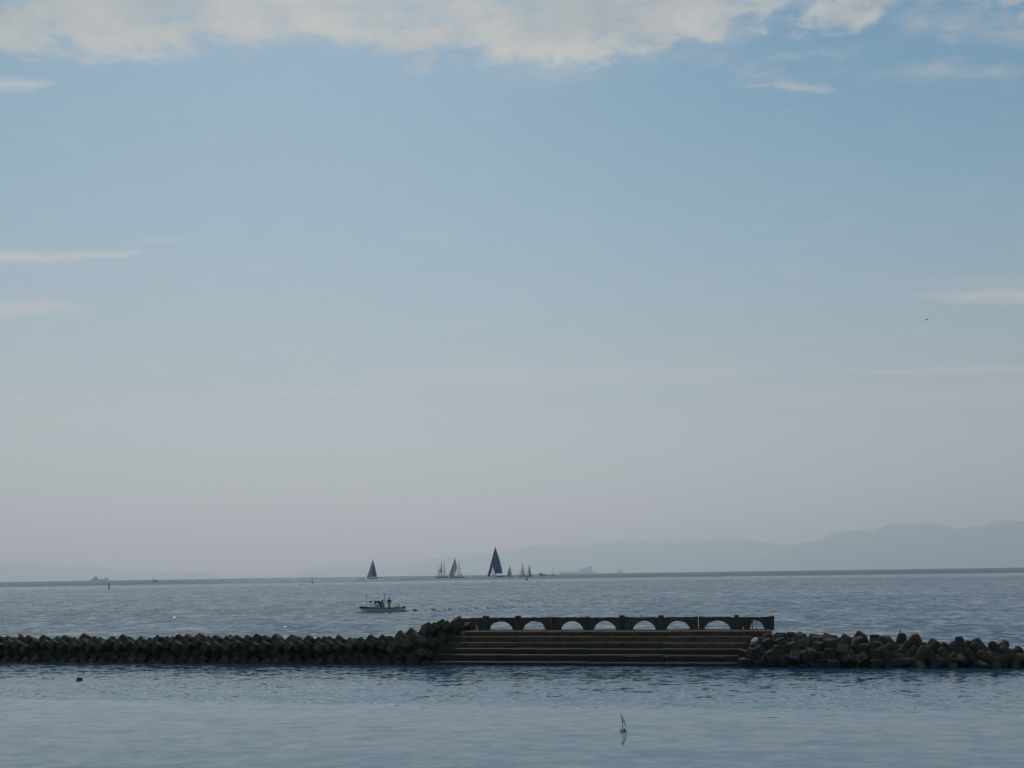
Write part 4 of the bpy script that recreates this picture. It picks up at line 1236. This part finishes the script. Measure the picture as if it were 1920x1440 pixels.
# ---- yachts
def yachts():
    G = 'sailing yachts racing near the horizon'
    def yacht(px, wl, lab, hx, deck, hull_m, mast, jib=None, main=None, cab=None, bow=-1, r=0.0011, stripe=None, boom=True, jm=M_SAILWHITE, mm=M_SAILWHITE, jl=None, ml=None, y=0.0):
        b = Boat('sailing_yacht', px, wl, label=lab, cat='sailing boat', group=G)
        b.hull(hx[0], hx[1], deck, hull_m, bow=bow, stripe=stripe)
        Lh = b.X(hx[1]) - b.X(hx[0])
        if cab: b.cabin(cab[0], cab[1], deck - cab[2], deck + .3, M_GELCOAT, Lh * .15)
        b.spar('mast', mast, r * b.D * .20, r2=r * b.D * .10)
        if jib: b.sail('jib', *jib, jm, lab=jl, roach=0.02, y=0.01 * Lh)
        if main:
            b.sail('mainsail', *main, mm, lab=ml, roach=0.07)
            if boom: b.spar('boom', [(mast[0][0], main[1][1] + .5), (main[2][0], main[2][1] + .4)], r * b.D * .14)
        return b
    # dark blue one on its own, left
    yacht(698.5, 1085.7, 'lone yacht left of the others with a dark blue mainsail and grey jib', (687.3, 710), 1083.4, M_GELCOAT, [(698.5, 1083.5), (698.5, 1049)], ((698.4, 1051), (688.2, 1082.6), (697.2, 1082.4)),
          ((698.7, 1050.5), (697.4, 1081.0), (706.4, 1081.0)), cab=(697, 706, 1.2), jm=M_SAILGREY, mm=M_SAILBLUE2, stripe=M_GREYHULL, jl='grey jib', ml='dark blue mainsail')
    # cluster of three white ones
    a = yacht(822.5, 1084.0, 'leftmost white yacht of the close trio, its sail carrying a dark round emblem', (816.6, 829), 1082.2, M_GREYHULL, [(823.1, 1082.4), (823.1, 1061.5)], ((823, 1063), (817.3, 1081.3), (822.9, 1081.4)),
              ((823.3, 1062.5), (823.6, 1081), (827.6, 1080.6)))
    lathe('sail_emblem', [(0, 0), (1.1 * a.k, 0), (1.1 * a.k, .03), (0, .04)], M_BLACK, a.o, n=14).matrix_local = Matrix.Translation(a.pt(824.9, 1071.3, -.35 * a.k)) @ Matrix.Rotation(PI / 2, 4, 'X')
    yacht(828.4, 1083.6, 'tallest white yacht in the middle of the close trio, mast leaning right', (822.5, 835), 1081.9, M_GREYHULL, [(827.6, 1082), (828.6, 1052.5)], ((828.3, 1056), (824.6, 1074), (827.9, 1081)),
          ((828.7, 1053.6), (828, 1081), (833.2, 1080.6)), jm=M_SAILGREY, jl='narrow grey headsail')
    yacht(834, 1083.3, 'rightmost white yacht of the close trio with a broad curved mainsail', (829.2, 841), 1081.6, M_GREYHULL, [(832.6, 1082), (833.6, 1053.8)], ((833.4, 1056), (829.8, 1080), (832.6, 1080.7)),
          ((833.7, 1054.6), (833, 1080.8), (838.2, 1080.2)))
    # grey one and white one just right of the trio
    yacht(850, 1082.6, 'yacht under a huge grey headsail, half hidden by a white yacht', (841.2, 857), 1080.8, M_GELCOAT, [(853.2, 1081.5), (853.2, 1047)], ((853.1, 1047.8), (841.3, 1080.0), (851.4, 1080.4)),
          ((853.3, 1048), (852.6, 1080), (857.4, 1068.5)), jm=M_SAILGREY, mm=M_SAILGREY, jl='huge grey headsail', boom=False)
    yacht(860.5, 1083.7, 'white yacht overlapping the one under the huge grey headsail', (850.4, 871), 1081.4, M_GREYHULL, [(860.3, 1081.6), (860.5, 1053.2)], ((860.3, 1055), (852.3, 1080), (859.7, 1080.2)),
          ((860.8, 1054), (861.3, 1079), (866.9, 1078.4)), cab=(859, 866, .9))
    # the big navy one
    b = yacht(930, 1081.9, 'largest yacht of the fleet, all dark blue sails and navy hull', (913.9, 947), 1079.6, M_NAVY, [(928.6, 1080), (929.1, 1025.5)], ((928.9, 1026.8), (914.4, 1079.6), (929.2, 1077.2)),
              ((929.2, 1026.2), (928.2, 1074.6), (942.4, 1074.2)), jm=M_SAILBLUE, mm=M_SAILBLUE, r=.0016)
    b.spar('boom_cover', [(928.6, 1075.6), (940.6, 1075.4)], .30 * b.k, M_GELCOAT)
    # white boat before it
    yacht(924.6, 1082.5, 'small white yacht in front of the largest dark blue one', (918.2, 932.6), 1080.6, M_GELCOAT, [(924.3, 1080.8), (924.4, 1061.8)], ((924.3, 1063), (919, 1079.6), (923.9, 1079.8)),
          ((924.6, 1062.6), (924.7, 1079.2), (928.2, 1078.6)), cab=(924, 930, .9))
    yacht(955.8, 1081.9, 'pale grey-blue yacht just right of the largest dark blue one', (949.2, 963), 1080.5, M_GREYHULL, [(956, 1080.6), (956.1, 1060.8)], ((956, 1062), (950, 1079.9), (955.2, 1080)),
          ((956.3, 1061.6), (956.2, 1079.6), (959.7, 1078.8)), jm=M_SAILPALE, mm=M_SAILPALE)
    yacht(980, 1081.2, 'yacht with cream sails and dark bent mast, left one of the right pair', (973.2, 988), 1079.0, M_GELCOAT, [(981.4, 1079.3), (980.3, 1073), (979.4, 1065), (979.9, 1056)], ((979.6, 1059), (974.3, 1078.6), (980.6, 1078.8)),
          ((980.0, 1057), (981.6, 1078.4), (985.8, 1077.8)), jm=M_SAILCREAM, mm=M_SAILCREAM, stripe=None, r=.0016).hull(973.4, 987.4, 1080.4, M_NAVY, name='boot_stripe', rake=.1)
    yacht(993, 1081.3, 'grey hulled yacht with pale sails, right one of the right pair', (987.6, 1000), 1079.6, M_GREYHULL, [(992.8, 1080), (992.6, 1059.3)], ((992.4, 1061), (987.6, 1079.2), (992.2, 1079.4)),
          ((992.8, 1060.4), (993.3, 1079), (996.7, 1078.2)), jm=M_SAILCREAM, mm=M_SAILPALE, r=.0014)
    # small one far right, seen nearly end on
    b = Boat('sailing_yacht', 1037, 1080.3, label='tiny yacht at the right end of the fleet with a thin curved sail', cat='sailing boat', group=G)
    b.hull(1034.2, 1039.6, 1078.4, M_GELCOAT, beam=2.2 * b.k, stripe=M_DARKRED)
    b.spar('mast', [(1036.9, 1078.6), (1036.8, 1064)], .28 * b.k, r2=.18 * b.k)
    b.sail('mainsail', (1036.9, 1065), (1037.2, 1077.5), (1039.4, 1076.8), M_SAILWHITE, roach=.3)
    # motor cruiser
    b = Boat('motor_cruiser', 1018, 1080.6, label='white motor cruiser with a cabin aft, right of the sailing fleet', cat='motorboat')
    b.hull(1009.8, 1026.5, 1078.3, M_GELCOAT, bow=1, sheer=.55, stripe=M_GREYHULL)
    c = b.cabin(1010.2, 1018.2, 1074.6, 1078.5, M_GELCOAT, 4.0 * b.k)
    b.cabin(1010.9, 1017.4, 1075.4, 1077.0, M_WINDOW, 4.15 * b.k, name='window', taper=0.02, parent=c)
    b.cabin(1017.8, 1023.2, 1076.9, 1078.6, M_GREYHULL, 3.0 * b.k, name='foredeck_cabin')
    b.spar('mast', [(1014.8, 1075), (1014.8, 1070.8)], .22 * b.k); b.spar('crosstree', [(1013.8, 1072.4), (1015.8, 1072.4)], .18 * b.k)
    # small dark red launch before the grey sail
    b = Boat('launch', 845.2, 1084.5, label='small dark red launch in front of the huge grey headsail', cat='motorboat')
    b.hull(842.2, 848.4, 1082.9, M_DARKRED, beam=2.6 * b.k); b.cabin(841.8, 844.5, 1081.4, 1083.0, M_GELCOAT, 1.6 * b.k)
    # dark workboat far left with foam
    b = Boat('workboat', 290, 1090.9, label='small dark workboat speeding along near the horizon at the left', cat='motorboat')
    b.hull(285.6, 296.2, 1089.0, M_GREYHULL, bow=1, sheer=.7); b.cabin(287.0, 289.6, 1085.9, 1089.2, M_GREYHULL, 2.4 * b.k); b.spar('mast', [(288.8, 1086.2), (288.2, 1084.0)], .25 * b.k)
    V = []
    o = box('wash', b.X(272), b.X(288), -.6 * b.k, .6 * b.k, -.1 * b.k, .35 * b.k, sm('wash_white', (.5, .52, .54)), b.o, bev=.1 * b.k)
yachts()

# ---- ships
def ships():
    def ship(px0, px1, wl, dist, lab):
        px = (px0 + px1) / 2
        b = Boat.__new__(Boat); b.D = dist; b.k = dist / F; b.px = px
        d = ray(px, 1080); az_ = math.atan2(d.x, d.y)
        x, y = math.sin(az_) * dist, math.cos(az_) * dist
        b.p = Vector((x, y, sea_z(x, y))); 
        # photo row of its waterline
        v_ = b.p - Vector((0, 0, EYE)); f_ = v_.dot(FW)
        b.py = 720 - F * v_.dot(CU) / f_
        b.o = empty('cargo_ship', b.p, -az_, label=lab, cat='ship')
        return b
    ms = sm('ship_grey', (.20, .235, .265)); ml = sm('ship_pale_grey', (.34, .40, .44)); md = sm('ship_blue_grey', (.13, .16, .19))  # greys lightened: part of the haze is put into the paint
    b = ship(173.5, 202.5, 1087.8, 8600, 'low hazy coaster with its bridge at the left end on the left horizon')
    b.hull(173.6, 202.4, 1086.6, md, bow=1, sheer=.3, beam=18); b.cabin(195.5, 201.8, 1084.9, 1086.8, md, 14, name='forecastle'); b.cabin(174.2, 185.4, 1085.4, 1086.8, md, 15, name='poop')
    c = b.cabin(177.6, 183.8, 1081.9, 1085.6, ms, 13, name='bridge'); b.spar('funnel', [(178.8, 1082), (178.8, 1081.2)], 3.0, md); b.spar('mast', [(197.5, 1085), (197.5, 1083.6)], .9)
    b = ship(1045, 1117, 1075, 17500, 'big faint ship with a tall stern block fading into haze below the hills')
    b.hull(1045, 1117.5, 1072.2, ml, bow=-1, sheer=.05, beam=40)
    b.cabin(1086.5, 1111, 1066.4, 1072.6, ml, 34, name='cargo_stack'); b.cabin(1102.5, 1110.5, 1063.0, 1066.6, ml, 30, name='bridge'); b.cabin(1086.6, 1088.2, 1065.4, 1066.6, ml, 20, name='crane'); b.spar('funnel', [(1108.6, 1063.2), (1108.6, 1062)], 7, ml)
    b = ship(1157, 1168, 1074, 17000, 'faint small hazy ship right of the big faint one')
    b.hull(1157, 1168, 1072.4, ml, bow=-1, sheer=.2, beam=22); b.cabin(1158.6, 1166.6, 1070.4, 1072.6, ml, 18, name='deckhouse'); b.cabin(1161.0, 1165.2, 1068.2, 1070.6, ml, 14, name='bridge'); b.spar('mast', [(1162.6, 1068.4), (1162.6, 1066.6)], 2)
ships()

# ---- navigation marks and net floats
def marks():
    M_MARK = sm('dark_buoy_paint', (.022, .022, .03)); M_RED = sm('red_buoy_paint', (.10, .030, .028)); M_WHITEB = sm('white_band', (.45, .45, .44))
    b = Boat('channel_buoy', 204.2, 1103.2, label='dark reddish pillar buoy with a slim tower, left part of the open water', cat='buoy'); k = b.k
    lathe('float_body', [(0, -.4 * k), (2.0 * k, -.4 * k), (2.3 * k, .6 * k), (1.9 * k, 1.4 * k), (.9 * k, 2.6 * k), (0, 2.7 * k)], M_RED, b.o, n=12)
    lathe('tower', [(.55 * k, 2.5 * k), (.35 * k, 5 * k), (.35 * k, 5.1 * k)], M_WHITEB, b.o, n=8); lathe('top_mark', [(0, 4.4 * k), (.95 * k, 4.5 * k), (1.05 * k, 7.2 * k), (.4 * k, 8.6 * k), (0, 8.8 * k)], M_MARK, b.o, n=10)
    b = Boat('channel_buoy', 586, 1092.8, label='dark buoy with ball and top mark, left of the lone dark blue yacht', cat='buoy'); k = b.k
    lathe('float_body', [(0, -.3 * k), (2.1 * k, -.3 * k), (2.4 * k, .5 * k), (2.0 * k, 2.2 * k), (0, 2.5 * k)], M_MARK, b.o, n=12); lathe('tower', [(.28 * k, 2.3 * k), (.28 * k, 10.0 * k)], M_WHITEB, b.o, n=8)
    lathe('ball', [(0, 4.6 * k), (.8 * k, 4.8 * k), (1.25 * k, 5.9 * k), (.8 * k, 7.0 * k), (0, 7.2 * k)], M_MARK, b.o, n=12); lathe('top_mark', [(0, 8.4 * k), (.7 * k, 8.5 * k), (.5 * k, 10.3 * k), (0, 10.4 * k)], M_MARK, b.o, n=10)
    b = Boat('channel_buoy', 987.8, 1087.7, label='dark buoy with a ball on a short post before the right pair of yachts', cat='buoy'); k = b.k
    lathe('float_body', [(0, -.3 * k), (2.1 * k, -.3 * k), (2.35 * k, .6 * k), (1.9 * k, 2.3 * k), (0, 2.6 * k)], M_MARK, b.o, n=12); lathe('tower', [(.3 * k, 2.4 * k), (.3 * k, 5.2 * k)], M_WHITEB, b.o, n=8)
    lathe('ball', [(0, 4.6 * k), (.9 * k, 4.8 * k), (1.3 * k, 5.9 * k), (.9 * k, 7.0 * k), (0, 7.2 * k)], M_MARK, b.o, n=12)
    def dot(px, py, r, lab, group=None):
        p = sea(px, py); k = math.hypot(p.x, p.y) / F
        o = lathe('net_buoy', [(0, -.5 * r * k), (.8 * r * k, -.3 * r * k), (r * k, .2 * r * k), (.85 * r * k, .8 * r * k), (.5 * r * k, 1.1 * r * k), (0, 1.2 * r * k)], M_MARK, n=12, label=lab, cat='buoy', group=group)
        o.location = p
    dot(1752.0, 1123.0, 1.6, 'small black ball buoy alone on the open water at the right')
    dot(1024.5, 1110.6, 1.1, 'tiny black buoy on the open water above the middle of the arched wall')
    GR = 'net buoys in a line below the sailing fleet'
    for px, py, r in [(564.5, 1097.2, 1.6), (614, 1096.6, .9), (681.5, 1095.2, .9), (861, 1091.8, 1.0), (863.4, 1091.6, .7), (824, 1092.6, .7), (832, 1092.6, .7), (884, 1091.6, .7), (897, 1091.2, .7), (926.5, 1091.0, 1.1), (943.5, 1090.7, 1.0), (952.5, 1090.6, .7), (961.5, 1090.4, .7), (980.5, 1090.4, .7)]:
        dot(px, py, r, 'tiny dark net buoy in the line below the yachts', GR)
marks()
